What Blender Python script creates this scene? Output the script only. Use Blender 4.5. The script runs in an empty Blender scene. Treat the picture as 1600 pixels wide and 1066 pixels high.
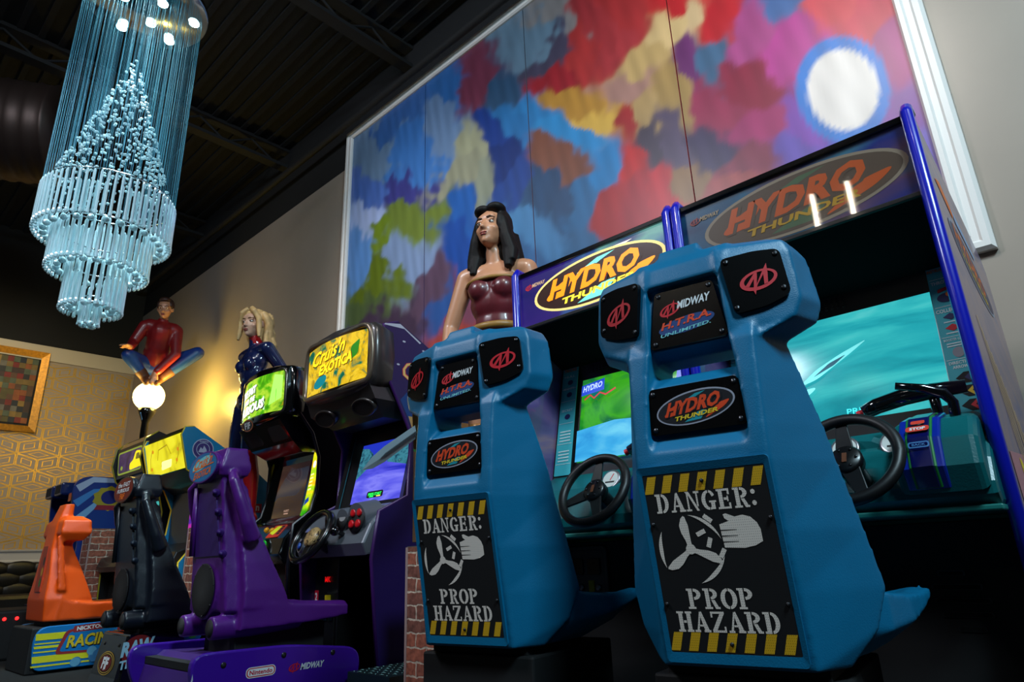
import bpy, bmesh, math, random
from math import sin, cos, pi, radians, sqrt
from mathutils import Vector, Matrix, noise

# ---------------------------------------------------------------- camera, world, lights, exposure
SC = bpy.context.scene
COL = SC.collection
CAMZ = 0.58
YAW, PITCH, ROLL, FPX = radians(42.326), radians(18.695), radians(-2.214), 1016.8
cam_d = bpy.data.cameras.new('camera'); cam = bpy.data.objects.new('camera', cam_d); COL.objects.link(cam)
cam_d.sensor_width = 36.0; cam_d.lens = FPX / 1600 * 36.0; cam_d.clip_start = 0.05
RM = Matrix.Rotation(YAW, 3, 'Z') @ Matrix.Rotation(pi/2 + PITCH, 3, 'X') @ Matrix.Rotation(ROLL, 3, 'Z')
cam.matrix_world = Matrix.Translation((0, 0, CAMZ)) @ RM.to_4x4()
SC.camera = cam
SC.view_settings.view_transform = 'Standard'; SC.view_settings.look = 'None'
SC.view_settings.exposure = 0.0; SC.view_settings.gamma = 1.0; SC.view_settings.use_curve_mapping = False
wd = bpy.data.worlds.new('world'); SC.world = wd; wd.use_nodes = True
wd.node_tree.nodes['Background'].inputs[0].default_value = (0.10, 0.30, 0.42, 1)
wd.node_tree.nodes['Background'].inputs[1].default_value = 0.012

def aim(o, target):
    o.rotation_euler = (Vector(target) - o.location).to_track_quat('-Z', 'Y').to_euler()
def light(name, kind, loc, power, col, target=None, **k):
    l = bpy.data.lights.new(name, kind); l.energy = power; l.color = col
    for a, v in k.items(): setattr(l, a, v)
    o = bpy.data.objects.new(name, l); COL.objects.link(o); o.location = loc
    if target: aim(o, target)
    return o
# ceiling down lights of the hall (behind and above the camera), unseen spots on the picture wall
light('hall_lamp', 'AREA', (1.9, 0.1, 4.5), 215, (0.60, 0.87, 1.0), (-0.9, 1.6, 0.6), size=0.9)
light('hall_lamp', 'AREA', (-3.4, -1.4, 4.8), 120, (0.85, 0.9, 1.0), (-3.2, 1.6, 0.6), size=1.0)
light('wall_spot', 'SPOT', (-0.6, 0.2, 4.9), 250, (1.0, 0.93, 0.85), (-1.7, 3.25, 2.6), spot_size=radians(70), spot_blend=0.9, shadow_soft_size=0.12)
light('wall_spot', 'SPOT', (0.9, 1.0, 4.9), 30, (1.0, 0.90, 0.78), (0.8, 3.25, 1.9), spot_size=radians(70), spot_blend=1.0, shadow_soft_size=0.12)
light('wall_spot', 'SPOT', (-4.2, 0.4, 4.9), 170, (1.0, 0.92, 0.84), (-5.2, 3.25, 2.8), spot_size=radians(60), spot_blend=1.0, shadow_soft_size=0.12)
light('wall_spot', 'SPOT', (-3.4, 0.2, 4.9), 240, (1.0, 0.95, 0.88), (-4.0, 3.25, 2.7), spot_size=radians(60), spot_blend=1.0, shadow_soft_size=0.12)  # unseen spot added to lift the darker left part of the picture
light('wall_lamp', 'SPOT', (-8.2, 0.6, 4.6), 230, (1.0, 0.86, 0.55), (-11.0, 1.4, 2.4), spot_size=radians(80), spot_blend=1.0, shadow_soft_size=0.2)
light('blue_strip_lamp', 'AREA', (-9.6, -1.6, 0.9), 14, (0.25, 0.6, 1.0), (-11.0, 0.6, 0.9), size=0.5)

# ---------------------------------------------------------------- materials
def lin(c): return tuple(((x/255)/12.92 if x/255 <= 0.04045 else ((x/255+0.055)/1.055)**2.4) for x in c[:3]) + (1,)
_m = {}
def mat(name, c, rough=0.5, metal=0.0, emit=0.0, coat=0.0, spec=0.5, noise_amt=0.0, nscale=8.0, bump=0.0, bscale=60.0, alpha=None):
    if name in _m: return _m[name]
    m = bpy.data.materials.new(name); m.use_nodes = True; nt = m.node_tree; b = nt.nodes['Principled BSDF']
    b.inputs['Base Color'].default_value = lin(c); b.inputs['Roughness'].default_value = rough; b.inputs['Metallic'].default_value = metal
    b.inputs['Coat Weight'].default_value = coat; b.inputs['Coat Roughness'].default_value = 0.08; b.inputs['Specular IOR Level'].default_value = spec
    if emit: b.inputs['Emission Color'].default_value = lin(c); b.inputs['Emission Strength'].default_value = emit
    if noise_amt or bump:
        tc = nt.nodes.new('ShaderNodeTexCoord')
        if noise_amt:
            n = nt.nodes.new('ShaderNodeTexNoise'); n.inputs['Scale'].default_value = nscale; n.inputs['Detail'].default_value = 5
            r = nt.nodes.new('ShaderNodeValToRGB'); k = noise_amt
            r.color_ramp.elements[0].color = tuple(v*(1-k) for v in lin(c)[:3])+(1,); r.color_ramp.elements[1].color = tuple(min(1, v*(1+k)) for v in lin(c)[:3])+(1,)
            r.color_ramp.elements[0].position = 0.3; r.color_ramp.elements[1].position = 0.7
            nt.links.new(tc.outputs['Object'], n.inputs['Vector']); nt.links.new(n.outputs['Fac'], r.inputs[0]); nt.links.new(r.outputs[0], b.inputs['Base Color'])
            if emit: nt.links.new(r.outputs[0], b.inputs['Emission Color'])
        if bump:
            n2 = nt.nodes.new('ShaderNodeTexNoise'); n2.inputs['Scale'].default_value = bscale; n2.inputs['Detail'].default_value = 3
            bp = nt.nodes.new('ShaderNodeBump'); bp.inputs['Strength'].default_value = bump; bp.inputs['Distance'].default_value = 0.004
            nt.links.new(tc.outputs['Object'], n2.inputs['Vector']); nt.links.new(n2.outputs['Fac'], bp.inputs['Height']); nt.links.new(bp.outputs['Normal'], b.inputs['Normal'])
    _m[name] = m; return m
def ramp_mat(name, stops, scale=(4, 4, 4), emit=0.0, rough=0.4, distort=0.6, detail=4, coat=0.0, kind='noise', rot=(0, 0, 0)):
    # colours of a printed or glowing picture, laid out by a noise or wave pattern
    if name in _m: return _m[name]
    m = bpy.data.materials.new(name); m.use_nodes = True; nt = m.node_tree; b = nt.nodes['Principled BSDF']
    tc = nt.nodes.new('ShaderNodeTexCoord'); mp = nt.nodes.new('ShaderNodeMapping'); mp.inputs['Scale'].default_value = scale; mp.inputs['Rotation'].default_value = rot
    n = nt.nodes.new('ShaderNodeTexNoise'); n.inputs['Scale'].default_value = 1.0; n.inputs['Detail'].default_value = detail; n.inputs['Distortion'].default_value = distort
    r = nt.nodes.new('ShaderNodeValToRGB'); el = r.color_ramp.elements
    while len(el) < len(stops): el.new(0.5)
    for e, (p, c) in zip(el, stops): e.position = p; e.color = lin(c)
    nt.links.new(tc.outputs['Object'], mp.inputs['Vector']); nt.links.new(mp.outputs[0], n.inputs['Vector']); nt.links.new(n.outputs['Fac'], r.inputs[0])
    nt.links.new(r.outputs[0], b.inputs['Base Color']); b.inputs['Roughness'].default_value = rough; b.inputs['Coat Weight'].default_value = coat
    if emit:
        nt.links.new(r.outputs[0], b.inputs['Emission Color']); b.inputs['Emission Strength'].default_value = emit
        b.inputs['Base Color'].default_value = (0, 0, 0, 1); nt.links.remove(b.inputs['Base Color'].links[0])
    _m[name] = m; return m
def brick_mat(name, c1, c2, mortar, plane='xz'):
    if name in _m: return _m[name]
    m = bpy.data.materials.new(name); m.use_nodes = True; nt = m.node_tree; b = nt.nodes['Principled BSDF']
    tc = nt.nodes.new('ShaderNodeTexCoord'); sx = nt.nodes.new('ShaderNodeSeparateXYZ'); cx = nt.nodes.new('ShaderNodeCombineXYZ')
    ad = nt.nodes.new('ShaderNodeMath'); ad.operation = 'ADD'
    wob = nt.nodes.new('ShaderNodeTexNoise'); wob.inputs['Scale'].default_value = 22
    wm = nt.nodes.new('ShaderNodeMixRGB'); wm.blend_type = 'LINEAR_LIGHT'; wm.inputs[0].default_value = 0.012
    br = nt.nodes.new('ShaderNodeTexBrick'); br.inputs['Scale'].default_value = 1.0
    for k, v in (('Color1', lin(c1)), ('Color2', lin(c2)), ('Mortar', lin(mortar))): br.inputs[k].default_value = v
    br.inputs['Brick Width'].default_value = 0.145; br.inputs['Row Height'].default_value = 0.058; br.inputs['Mortar Size'].default_value = 0.0042; br.inputs['Mortar Smooth'].default_value = 0.3
    ns = nt.nodes.new('ShaderNodeTexNoise'); ns.inputs['Scale'].default_value = 45; ns.inputs['Detail'].default_value = 6
    mx = nt.nodes.new('ShaderNodeMixRGB'); mx.blend_type = 'MULTIPLY'; mx.inputs[0].default_value = 0.75
    rp = nt.nodes.new('ShaderNodeValToRGB'); rp.color_ramp.elements[0].position = .3; rp.color_ramp.elements[1].position = .65
    rp.color_ramp.elements[0].color = (.25, .22, .22, 1)
    L = nt.links.new
    L(tc.outputs['Object'], sx.inputs[0]); L(sx.outputs[0], ad.inputs[0]); L(sx.outputs[1], ad.inputs[1]); L(ad.outputs[0], cx.inputs[0]); L(sx.outputs[2], cx.inputs[1])
    L(tc.outputs['Object'], wob.inputs['Vector']); L(cx.outputs[0], wm.inputs[1]); L(wob.outputs['Color'], wm.inputs[2]); L(wm.outputs[0], br.inputs['Vector'])
    L(tc.outputs['Object'], ns.inputs['Vector']); L(ns.outputs['Fac'], rp.inputs[0]); L(br.outputs['Color'], mx.inputs[1]); L(rp.outputs[0], mx.inputs[2]); L(mx.outputs[0], b.inputs['Base Color'])
    b.inputs['Roughness'].default_value = 0.75
    bp = nt.nodes.new('ShaderNodeBump'); bp.inputs['Strength'].default_value = 0.5; bp.inputs['Distance'].default_value = 0.004; bp.invert = True
    L(br.outputs['Fac'], bp.inputs['Height']); L(bp.outputs[0], b.inputs['Normal'])
    _m[name] = m; return m
def perforated(name, c, hole=(8, 8, 9), pitch=0.0042):
    # punched sheet steel: round holes in staggered rows (object x / slope height)
    if name in _m: return _m[name]
    m = bpy.data.materials.new(name); m.use_nodes = True; nt = m.node_tree; b = nt.nodes['Principled BSDF']; L = nt.links.new
    tc = nt.nodes.new('ShaderNodeTexCoord'); sx = nt.nodes.new('ShaderNodeSeparateXYZ'); L(tc.outputs['Object'], sx.inputs[0])
    def mth(op, a, bb=None):
        n = nt.nodes.new('ShaderNodeMath'); n.operation = op
        for i, q in enumerate((a, bb)):
            if q is None: continue
            if isinstance(q, (int, float)): n.inputs[i].default_value = q
            else: L(q, n.inputs[i])
        return n.outputs[0]
    k = pi / pitch
    u = mth('MULTIPLY', sx.outputs[0], k); v = mth('MULTIPLY', sx.outputs[2], k * 0.86)
    f = mth('ADD', mth('MULTIPLY', mth('COSINE', mth('ADD', u, v)), mth('COSINE', mth('SUBTRACT', u, v))), 0.0)
    f = mth('GREATER_THAN', f, 0.84)
    mx = nt.nodes.new('ShaderNodeMixRGB'); L(f, mx.inputs[0]); mx.inputs[1].default_value = lin(c); mx.inputs[2].default_value = lin(hole)
    L(mx.outputs[0], b.inputs['Base Color']); b.inputs['Roughness'].default_value = 0.55
    _m[name] = m; return m

# ---------------------------------------------------------------- mesh builder
def Fr(o, u, v):
    u = Vector(u).normalized(); v = Vector(v); n = u.cross(v).normalized(); v = n.cross(u)
    M = Matrix.Identity(4)
    for i in range(3): M[i][0], M[i][1], M[i][2], M[i][3] = u[i], v[i], n[i], o[i]
    return M
def FrQ(bl, br, tl):   # frame at a panel's lower left corner
    bl, br, tl = Vector(bl), Vector(br), Vector(tl)
    return Fr(bl, br - bl, tl - bl)
def ell(cx, cy, rx, ry, n=40, a0=0.0, a1=2*pi, rot=0.0):
    cl = abs(a1 - a0 - 2*pi) < 1e-6; out = []
    for i in range(n if cl else n + 1):
        a = a0 + (a1 - a0) * i / n; x, y = rx*cos(a), ry*sin(a)
        out.append((cx + x*cos(rot) - y*sin(rot), cy + x*sin(rot) + y*cos(rot)))
    return out
def rrect(x0, y0, x1, y1, r, n=5):
    out = []
    for cx, cy, a in ((x1-r, y0+r, -pi/2), (x1-r, y1-r, 0), (x0+r, y1-r, pi/2), (x0+r, y0+r, pi)):
        for i in range(n+1): t = a + pi/2*i/n; out.append((cx + r*cos(t), cy + r*sin(t)))
    return out
def rpoly(pts, r, n=5):   # polygon with rounded corners
    out = []; k = len(pts)
    for i in range(k):
        p0, p, p1 = Vector(pts[i-1]), Vector(pts[i]), Vector(pts[(i+1) % k])
        a, b = (p0-p), (p1-p); la = min(r, a.length*.48); lb = min(r, b.length*.48); A = p + a.normalized()*la; B = p + b.normalized()*lb
        for j in range(n+1):
            t = j/n; q = A*(1-t)**2 + p*2*t*(1-t) + B*t*t; out.append((q.x, q.y))
    return out
def stroke(pts, w, w1=None):
    pts = [Vector(p) for p in pts]; L = []; R = []; n = len(pts)
    for i, p in enumerate(pts):
        d = (pts[min(i+1, n-1)] - pts[max(i-1, 0)]).normalized(); q = Vector((-d.y, d.x)); ww = w if w1 is None else w + (w1 - w)*i/(n-1)
        L.append(p + q*ww/2); R.append(p - q*ww/2)
    return [tuple(x) for x in L + R[::-1]]
_txt = {}
def text2d(s, bold=0.0):
    key = (s, bold)
    if key not in _txt:
        c = bpy.data.curves.new('t', 'FONT'); c.body = s; c.size = 1.0; c.offset = bold; c.resolution_u = 2; c.fill_mode = 'FRONT' if hasattr(c, 'fill_mode') else c.fill_mode
        o = bpy.data.objects.new('t', c); COL.objects.link(o); bpy.context.view_layer.update()
        me = bpy.data.meshes.new_from_object(o.evaluated_get(bpy.context.evaluated_depsgraph_get()))
        vs = [(v.co.x, v.co.y) for v in me.vertices]; fs = [tuple(p.vertices) for p in me.polygons]
        bpy.data.objects.remove(o); bpy.data.meshes.remove(me); bpy.data.curves.remove(c)
        _txt[key] = (vs, fs)
    return _txt[key]
class MB:
    def __init__(s): s.v = []; s.f = []; s.i = []; s.m = []; s.s = []
    def mi(s, m):
        if m not in s.m: s.m.append(m)
        return s.m.index(m)
    def add(s, vs, fs, m, T=None, smooth=False):
        k = len(s.v); T = T or Matrix.Identity(4)
        s.v += [tuple(T @ Vector(v)) for v in vs]; i = s.mi(m)
        for f in fs: s.f.append(tuple(k + q for q in f)); s.i.append(i); s.s.append(smooth)
        return s
    def bm(s, b, m, T=None, smooth=False):
        b.verts.ensure_lookup_table(); b.verts.index_update()
        s.add([v.co[:] for v in b.verts], [[v.index for v in f.verts] for f in b.faces], m, T, smooth); b.free(); return s
    def box(s, x0, y0, z0, x1, y1, z1, m, bev=0.0, T=None, seg=2):
        b = bmesh.new(); bmesh.ops.create_cube(b, size=1.0)
        for v in b.verts: v.co = Vector(((x0+x1)/2 + v.co.x*(x1-x0), (y0+y1)/2 + v.co.y*(y1-y0), (z0+z1)/2 + v.co.z*(z1-z0)))
        if bev: bmesh.ops.bevel(b, geom=b.edges[:], offset=bev, segments=seg, profile=0.5, affect='EDGES', clamp_overlap=True)
        return s.bm(b, m, T)
    def prism(s, poly, d0, d1, m, T=None, bev=0.0, seg=2, smooth=False):   # poly in frame's uv, from height d0 to d1
        b = bmesh.new(); n = len(poly)
        lo = [b.verts.new((x, y, d0)) for x, y in poly]; hi = [b.verts.new((x, y, d1)) for x, y in poly]
        b.faces.new(lo[::-1]); top = b.faces.new(hi)
        for i in range(n): b.faces.new((lo[i], lo[(i+1) % n], hi[(i+1) % n], hi[i]))
        bmesh.ops.recalc_face_normals(b, faces=b.faces[:])
        if bev:
            es = [e for e in b.edges if abs(e.verts[0].co.z - e.verts[1].co.z) < 1e-6]
            bmesh.ops.bevel(b, geom=es, offset=bev, segments=seg, profile=0.5, affect='EDGES', clamp_overlap=True)
        return s.bm(b, m, T, smooth)
    def frame(s, outer, inner, d0, d1, m, T=None, inner_d1=None):   # ring between two outlines of equal count
        n = len(outer); e = d1 if inner_d1 is None else inner_d1
        vs = [(x, y, d0) for x, y in outer] + [(x, y, d1) for x, y in outer] + [(x, y, e) for x, y in inner] + [(x, y, d0) for x, y in inner]; fs = []
        for i in range(n):
            j = (i+1) % n
            for a in range(4): fs.append((a*n+i, a*n+j, ((a+1) % 4)*n+j, ((a+1) % 4)*n+i))
        return s.add(vs, fs, m, T)
    def poly(s, pts, m, T, w=0.001): return s.add([(x, y, w) for x, y in pts], [tuple(range(len(pts)))], m, T)
    def ring(s, o, i, m, T, w=0.001):
        n = len(o); return s.add([(x, y, w) for x, y in o] + [(x, y, w) for x, y in i], [(a, (a+1) % n, n+(a+1) % n, n+a) for a in range(n)], m, T)
    def text(s, t, cx, cy, h, m, T, w=0.0015, width=None, bold=0.0, shear=0.0, slope=0.0, taper=0.0):
        vs, fs = text2d(t, bold)
        if not vs: return s
        x0, x1 = min(v[0] for v in vs), max(v[0] for v in vs); y0, y1 = min(v[1] for v in vs), max(v[1] for v in vs)
        ky = h/max(y1-y0, 1e-6); kx = ky if width is None else width/(x1-x0); out = []
        for x, y in vs:
            X = (x-(x0+x1)/2)*kx; Y = (y-(y0+y1)/2)*ky; Y *= 1 + taper*X; X += shear*Y; out.append((cx + X, cy + Y + slope*X, w))
        return s.add(out, fs, m, T)
    def cyl(s, p0, p1, r0, m, r1=None, n=16, cap=True, smooth=True):
        p0, p1 = Vector(p0), Vector(p1); r1 = r0 if r1 is None else r1; d = (p1-p0).normalized(); a = d.orthogonal().normalized(); b = d.cross(a); k = len(s.v)
        vs = [p0 + (a*cos(2*pi*i/n) + b*sin(2*pi*i/n))*r0 for i in range(n)] + [p1 + (a*cos(2*pi*i/n) + b*sin(2*pi*i/n))*r1 for i in range(n)]
        s.add([v[:] for v in vs], [(i, (i+1) % n, n+(i+1) % n, n+i) for i in range(n)], m, smooth=smooth)
        if cap: s.add([v[:] for v in vs], [tuple(range(n))[::-1], tuple(range(n, 2*n))], m)
        return s
    def tube(s, pts, r, m, n=10, closed=False, T=None):
        pts = [Vector(p) for p in pts]; K = len(pts); vs = []; fs = []; prev = None
        rr = r if isinstance(r, (list, tuple)) else [r]*K
        for i, p in enumerate(pts):
            d = (pts[(i+1) % K] - pts[i-1]) if closed else (pts[min(i+1, K-1)] - pts[max(i-1, 0)]); d.normalize()
            a = d.orthogonal().normalized() if prev is None else (prev - d*prev.dot(d)).normalized(); prev = a; b = d.cross(a)
            vs += [(p + (a*cos(2*pi*j/n) + b*sin(2*pi*j/n))*rr[i])[:] for j in range(n)]
        for i in range(K if closed else K-1):
            for j in range(n): i2 = (i+1) % K; fs.append((i*n+j, i*n+(j+1) % n, i2*n+(j+1) % n, i2*n+j))
        if not closed: fs += [tuple(range(n))[::-1], tuple(range((K-1)*n, K*n))]
        return s.add(vs, fs, m, T, True)
    def lathe(s, prof, m, T=None, n=32, sx=1.0, sy=1.0):
        vs = []; fs = []; K = len(prof)
        for r, z in prof: vs += [(r*cos(2*pi*j/n)*sx, r*sin(2*pi*j/n)*sy, z) for j in range(n)]
        for i in range(K-1):
            for j in range(n): fs.append((i*n+j, i*n+(j+1) % n, (i+1)*n+(j+1) % n, (i+1)*n+j))
        fs += [tuple(range(n))[::-1], tuple(range((K-1)*n, K*n))]
        return s.add(vs, fs, m, T, True)
    def ball(s, c, r, m, T=None, u=20, v=12):
        rx, ry, rz = r if isinstance(r, (tuple, list)) else (r, r, r); b = bmesh.new(); bmesh.ops.create_uvsphere(b, u_segments=u, v_segments=v, radius=1.0)
        for q in b.verts: q.co = Vector((c[0]+q.co.x*rx, c[1]+q.co.y*ry, c[2]+q.co.z*rz))
        return s.bm(b, m, T, True)
    def cap(s, p0, r0, p1, r1, m):    # tapered limb piece with round ends
        s.cyl(p0, p1, r0, m, r1, 14); s.ball(p0, r0, m, u=14, v=8); s.ball(p1, r1, m, u=14, v=8); return s
    def loft(s, rings, m, T=None, smooth=False):
        n = len(rings[0]); vs = [p for r in rings for p in r]; fs = []
        for i in range(len(rings)-1):
            for j in range(n): fs.append((i*n+j, i*n+(j+1) % n, (i+1)*n+(j+1) % n, (i+1)*n+j))
        fs += [tuple(range(n))[::-1], tuple(range((len(rings)-1)*n, len(rings)*n))]
        return s.add(vs, fs, m, T, smooth)
    def mesh(s, name):
        me = bpy.data.meshes.new(name); me.from_pydata(s.v, [], s.f)
        for m in s.m: me.materials.append(m)
        me.polygons.foreach_set('material_index', s.i); me.polygons.foreach_set('use_smooth', s.s); me.update(); return me
    def build(s, name, parent=None, label=None, kind=None, loc=None):
        o = bpy.data.objects.new(name, s.mesh(name)); COL.objects.link(o)
        if parent: o.parent = parent
        if loc: o.location = loc
        if label: o['label'] = label
        if kind: o['kind'] = kind
        return o
    def remesh(s, name, parent=None, vox=0.007, sm=6, fac=0.5, label=None, dec=None):   # weld overlapping volumes to one moulded skin
        b = bmesh.new(); me0 = s.mesh('tmp'); b.from_mesh(me0); bmesh.ops.recalc_face_normals(b, faces=b.faces[:]); b.to_mesh(me0); b.free()
        o = bpy.data.objects.new('tmp', me0); COL.objects.link(o)
        r = o.modifiers.new('r', 'REMESH'); r.mode = 'VOXEL'; r.voxel_size = vox; r.use_smooth_shade = True
        if sm: q = o.modifiers.new('s', 'SMOOTH'); q.iterations = sm; q.factor = fac
        if dec: q = o.modifiers.new('d', 'DECIMATE'); q.ratio = dec
        bpy.context.view_layer.update()
        me = bpy.data.meshes.new_from_object(o.evaluated_get(bpy.context.evaluated_depsgraph_get())); me.name = name
        bpy.data.objects.remove(o); bpy.data.meshes.remove(me0)
        me.materials.clear(); me.materials.append(s.m[0])
        for p in me.polygons: p.use_smooth = True; p.material_index = 0
        q = bpy.data.objects.new(name, me); COL.objects.link(q)
        if parent: q.parent = parent
        if label: q['label'] = label
        return q

def thing(name, label, cat, loc=(0, 0, 0), rz=0.0, group=None):
    o = bpy.data.objects.new(name, None); COL.objects.link(o); o.empty_display_size = 0.1
    o.location = loc; o.rotation_euler = (0, 0, rz); o['label'] = label; o['category'] = cat
    if group: o['group'] = group
    return o
def tag(o, label, cat, group=None):
    o['label'] = label; o['category'] = cat
    if group: o['group'] = group
    return o
def copy_tree(o, label=None, loc=None, parent=None):
    c = o.copy(); COL.objects.link(c)
    if parent: c.parent = parent
    if label: c['label'] = label
    if loc: c.location = loc
    for ch in [q for q in o.children]: copy_tree(ch, parent=c)
    return c
def struct(o): o['kind'] = 'structure'; return o

# ---------------------------------------------------------------- shared materials
BLACK = mat('black_plastic', (14, 14, 16), 0.35, coat=0.2)
BLACKM = mat('matt_black', (10, 10, 12), 0.7)
GLOSSB = mat('gloss_black', (8, 8, 10), 0.12, coat=1.0)
TEAL = mat('teal_moulded_plastic', (0, 104, 146), 0.42, noise_amt=0.05, nscale=6, bump=0.14, bscale=320)
SEAGREEN = mat('sea_green_plastic', (4, 92, 96), 0.33, noise_amt=0.08, nscale=5, bump=0.12, bscale=200)
RED = mat('red_print', (205, 22, 38), 0.5)
CREAM = mat('cream_print', (225, 205, 195), 0.5)
WHITE = mat('white_print', (225, 228, 230), 0.5)
ORANGE = mat('orange_print', (235, 110, 25), 0.5)
YELLOW = mat('yellow_print', (240, 200, 40), 0.5)
CYANP = mat('cyan_print', (20, 150, 165), 0.5)
BLUEP = mat('blue_print', (25, 60, 170), 0.5)
SILVER = mat('silver_metal', (165, 165, 170), 0.3, 1.0)
STEEL = mat('dark_steel_screw', (70, 70, 74), 0.3, 0.9)
TRIMBLUE = mat('blue_edge_trim', (14, 24, 170), 0.28, coat=0.4)
TRIMPURPLE = mat('purple_edge_trim', (60, 20, 90), 0.35)
BRICK = brick_mat('printed_brick', (188, 104, 78), (138, 84, 70), (228, 205, 182))
def em(name, c, s): return mat(name, c, 0.3, emit=s)

# ---------------------------------------------------------------- the setting
YW, XF, ZG, ZT, ZC = 3.25, -11.07, 4.58, 3.81, 5.5
GREY = mat('satin_grey_wall', (160, 146, 134), 0.34, noise_amt=0.04, nscale=2, bump=0.05, bscale=500)
DARKUP = mat('black_upper_wall', (16, 16, 19), 0.8)
b = MB(); b.box(XF-.1, YW, 0, 4.0, YW+.12, ZG, GREY); b.box(XF-.1, YW+.004, ZG, 4.0, YW+.12, ZC, DARKUP); struct(b.build('wall_back'))
PAPER = mat('wallpaper_greige', (168, 152, 138), 0.6)
GOLD = mat('gold_foil_line', (222, 170, 40), 0.34, 0.35)
b = MB(); b.box(XF-.12, -4.2, 0, XF, YW, ZT, PAPER); b.box(XF-.12, -4.2, ZT, XF-.004, YW, ZC, DARKUP)
T = Fr((XF, 0, 0), (0, 1, 0), (0, 0, 1))
def clipy(pts, ax, lim, keep):   # Sutherland-Hodgman on one side
    out = []
    for i in range(len(pts)):
        p, q = pts[i-1], pts[i]; a, c = keep*(p[ax]-lim) >= 0, keep*(q[ax]-lim) >= 0
        if a != c: t = (lim-p[ax])/(q[ax]-p[ax]); out.append(tuple(p[k]+t*(q[k]-p[k]) for k in (0, 1)))
        if c: out.append(q)
    return out
HR = 0.148
for r in range(-1, 18):
    for c in range(-2, 20):
        cx = -1.8 + c*HR*1.95*0.866*2 + (HR*1.95*0.866 if r % 2 else 0); cz = 0.98 + r*HR*1.5
        H = [(cx + HR*1.95*cos(pi/6 + k*pi/3), cz + HR*sin(pi/6 + k*pi/3)) for k in range(6)]
        for k in (0, 2, 4):
            R4 = [(cx, cz), H[k-1], H[k], H[(k+1) % 6]]; mx = sum(p[0] for p in R4)/4; my = sum(p[1] for p in R4)/4
            for sc in (0.97, 0.52):
                P = [(mx+(x-mx)*sc, my+(y-my)*sc) for x, y in R4]; Q = [(mx+(x-mx)*(sc-.10), my+(y-my)*(sc-.10)) for x, y in R4]
                for i in range(4):
                    qd = [P[i-1], P[i], Q[i], Q[i-1]]
                    for ax, lim, kp in ((0, YW-.02, -1), (1, ZT-.26, -1), (1, 0.97, 1), (0, -2.2, 1)):
                        qd = clipy(qd, ax, lim, kp) if len(qd) > 2 else []
                    if len(qd) > 2: b.poly(qd, GOLD, T, 0.002)
struct(b.build('wall_left'))
b = MB(); CRM = mat('cream_trim', (205, 192, 172), 0.5); b.box(XF, -4.2, ZT-.22, XF+.02, YW, ZT, CRM, .004); struct(b.build('trim_1'))
WAIN = mat('pale_painted_rail', (190, 190, 195), 0.4)
b = MB(); pr = [(0, .80), (.035, .80), (.04, .815), (.022, .84), (.022, .93), (.045, .945), (.05, .965), (0, .972)]
b.prism([(x, z) for x, z in pr], -4.2, YW, WAIN, Matrix(((1, 0, 0, XF), (0, 0, 1, 0), (0, 1, 0, 0), (0, 0, 0, 1)))); struct(b.build('trim_2'))
FLO = mat('dark_carpet', (7, 7, 9), 0.95, noise_amt=.4, nscale=40)
b = MB(); b.box(XF-.2, -4.4, -.1, 4.1, YW+.2, 0, FLO); struct(b.build('floor'))
CEI = mat('black_ceiling', (9, 10, 13), 0.9)
b = MB(); b.box(XF-.2, -4.4, ZC, 4.1, YW+.2, ZC+.1, CEI)
for i in range(46): b.box(XF, -4.3+i*.165, ZC-.03, 4.0, -4.25+i*.165, ZC, CEI)   # ribs of the metal roof deck
struct(b.build('ceiling'))
b = MB(); b.box(4.0, -4.3, 0, 4.1, YW, ZC, DARKUP); struct(b.build('wall_right'))
b = MB(); b.box(XF-.1, -4.35, 0, 4.0, -4.2, ZC, mat('dim_grey_wall', (60, 58, 58), .7)); struct(b.build('wall_front'))
b = MB(); JO = mat('dark_joist', (17, 16, 18), .8)
for x in (-9.0, -6.6, -4.2, -1.8, 0.6):
    b.box(x-.06, -4.2, 5.22, x+.06, YW, 5.26, JO); b.box(x-.06, -4.2, 5.44, x+.06, YW, 5.48, JO)
    for i in range(12):
        y = -4.1 + i*.6; b.cyl((x, y, 5.26), (x, y+.3, 5.44), .014, JO, n=6); b.cyl((x, y+.3, 5.44), (x, y+.6, 5.26), .014, JO, n=6)
struct(b.build('trim_3'))
# big spiral duct under the roof
b = MB(); DU = mat('dark_galvanised_duct', (58, 46, 42), .45, .6)
prof = [Vector((-9.2, -3.6, 4.55)), Vector((-6.6, 1.0, 4.55))]; d = prof[1]-prof[0]; pts = []; rr = []
for i in range(161):
    pts.append(prof[0] + d*i/160); rr.append(.46 + (.012 if i % 4 == 0 else 0))
b.tube(pts, rr, DU, 28); o = b.build('air_duct'); tag(o, 'large dark round air duct hanging under the black ceiling', 'duct')
b = MB(); b.cyl((0.0, 3.1, 4.95), (-11.0, 3.1, 4.95), .035, JO, n=10); tag(b.build('pipe'), 'thin dark pipe running along the top of the picture wall under the ceiling', 'pipe')

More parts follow.
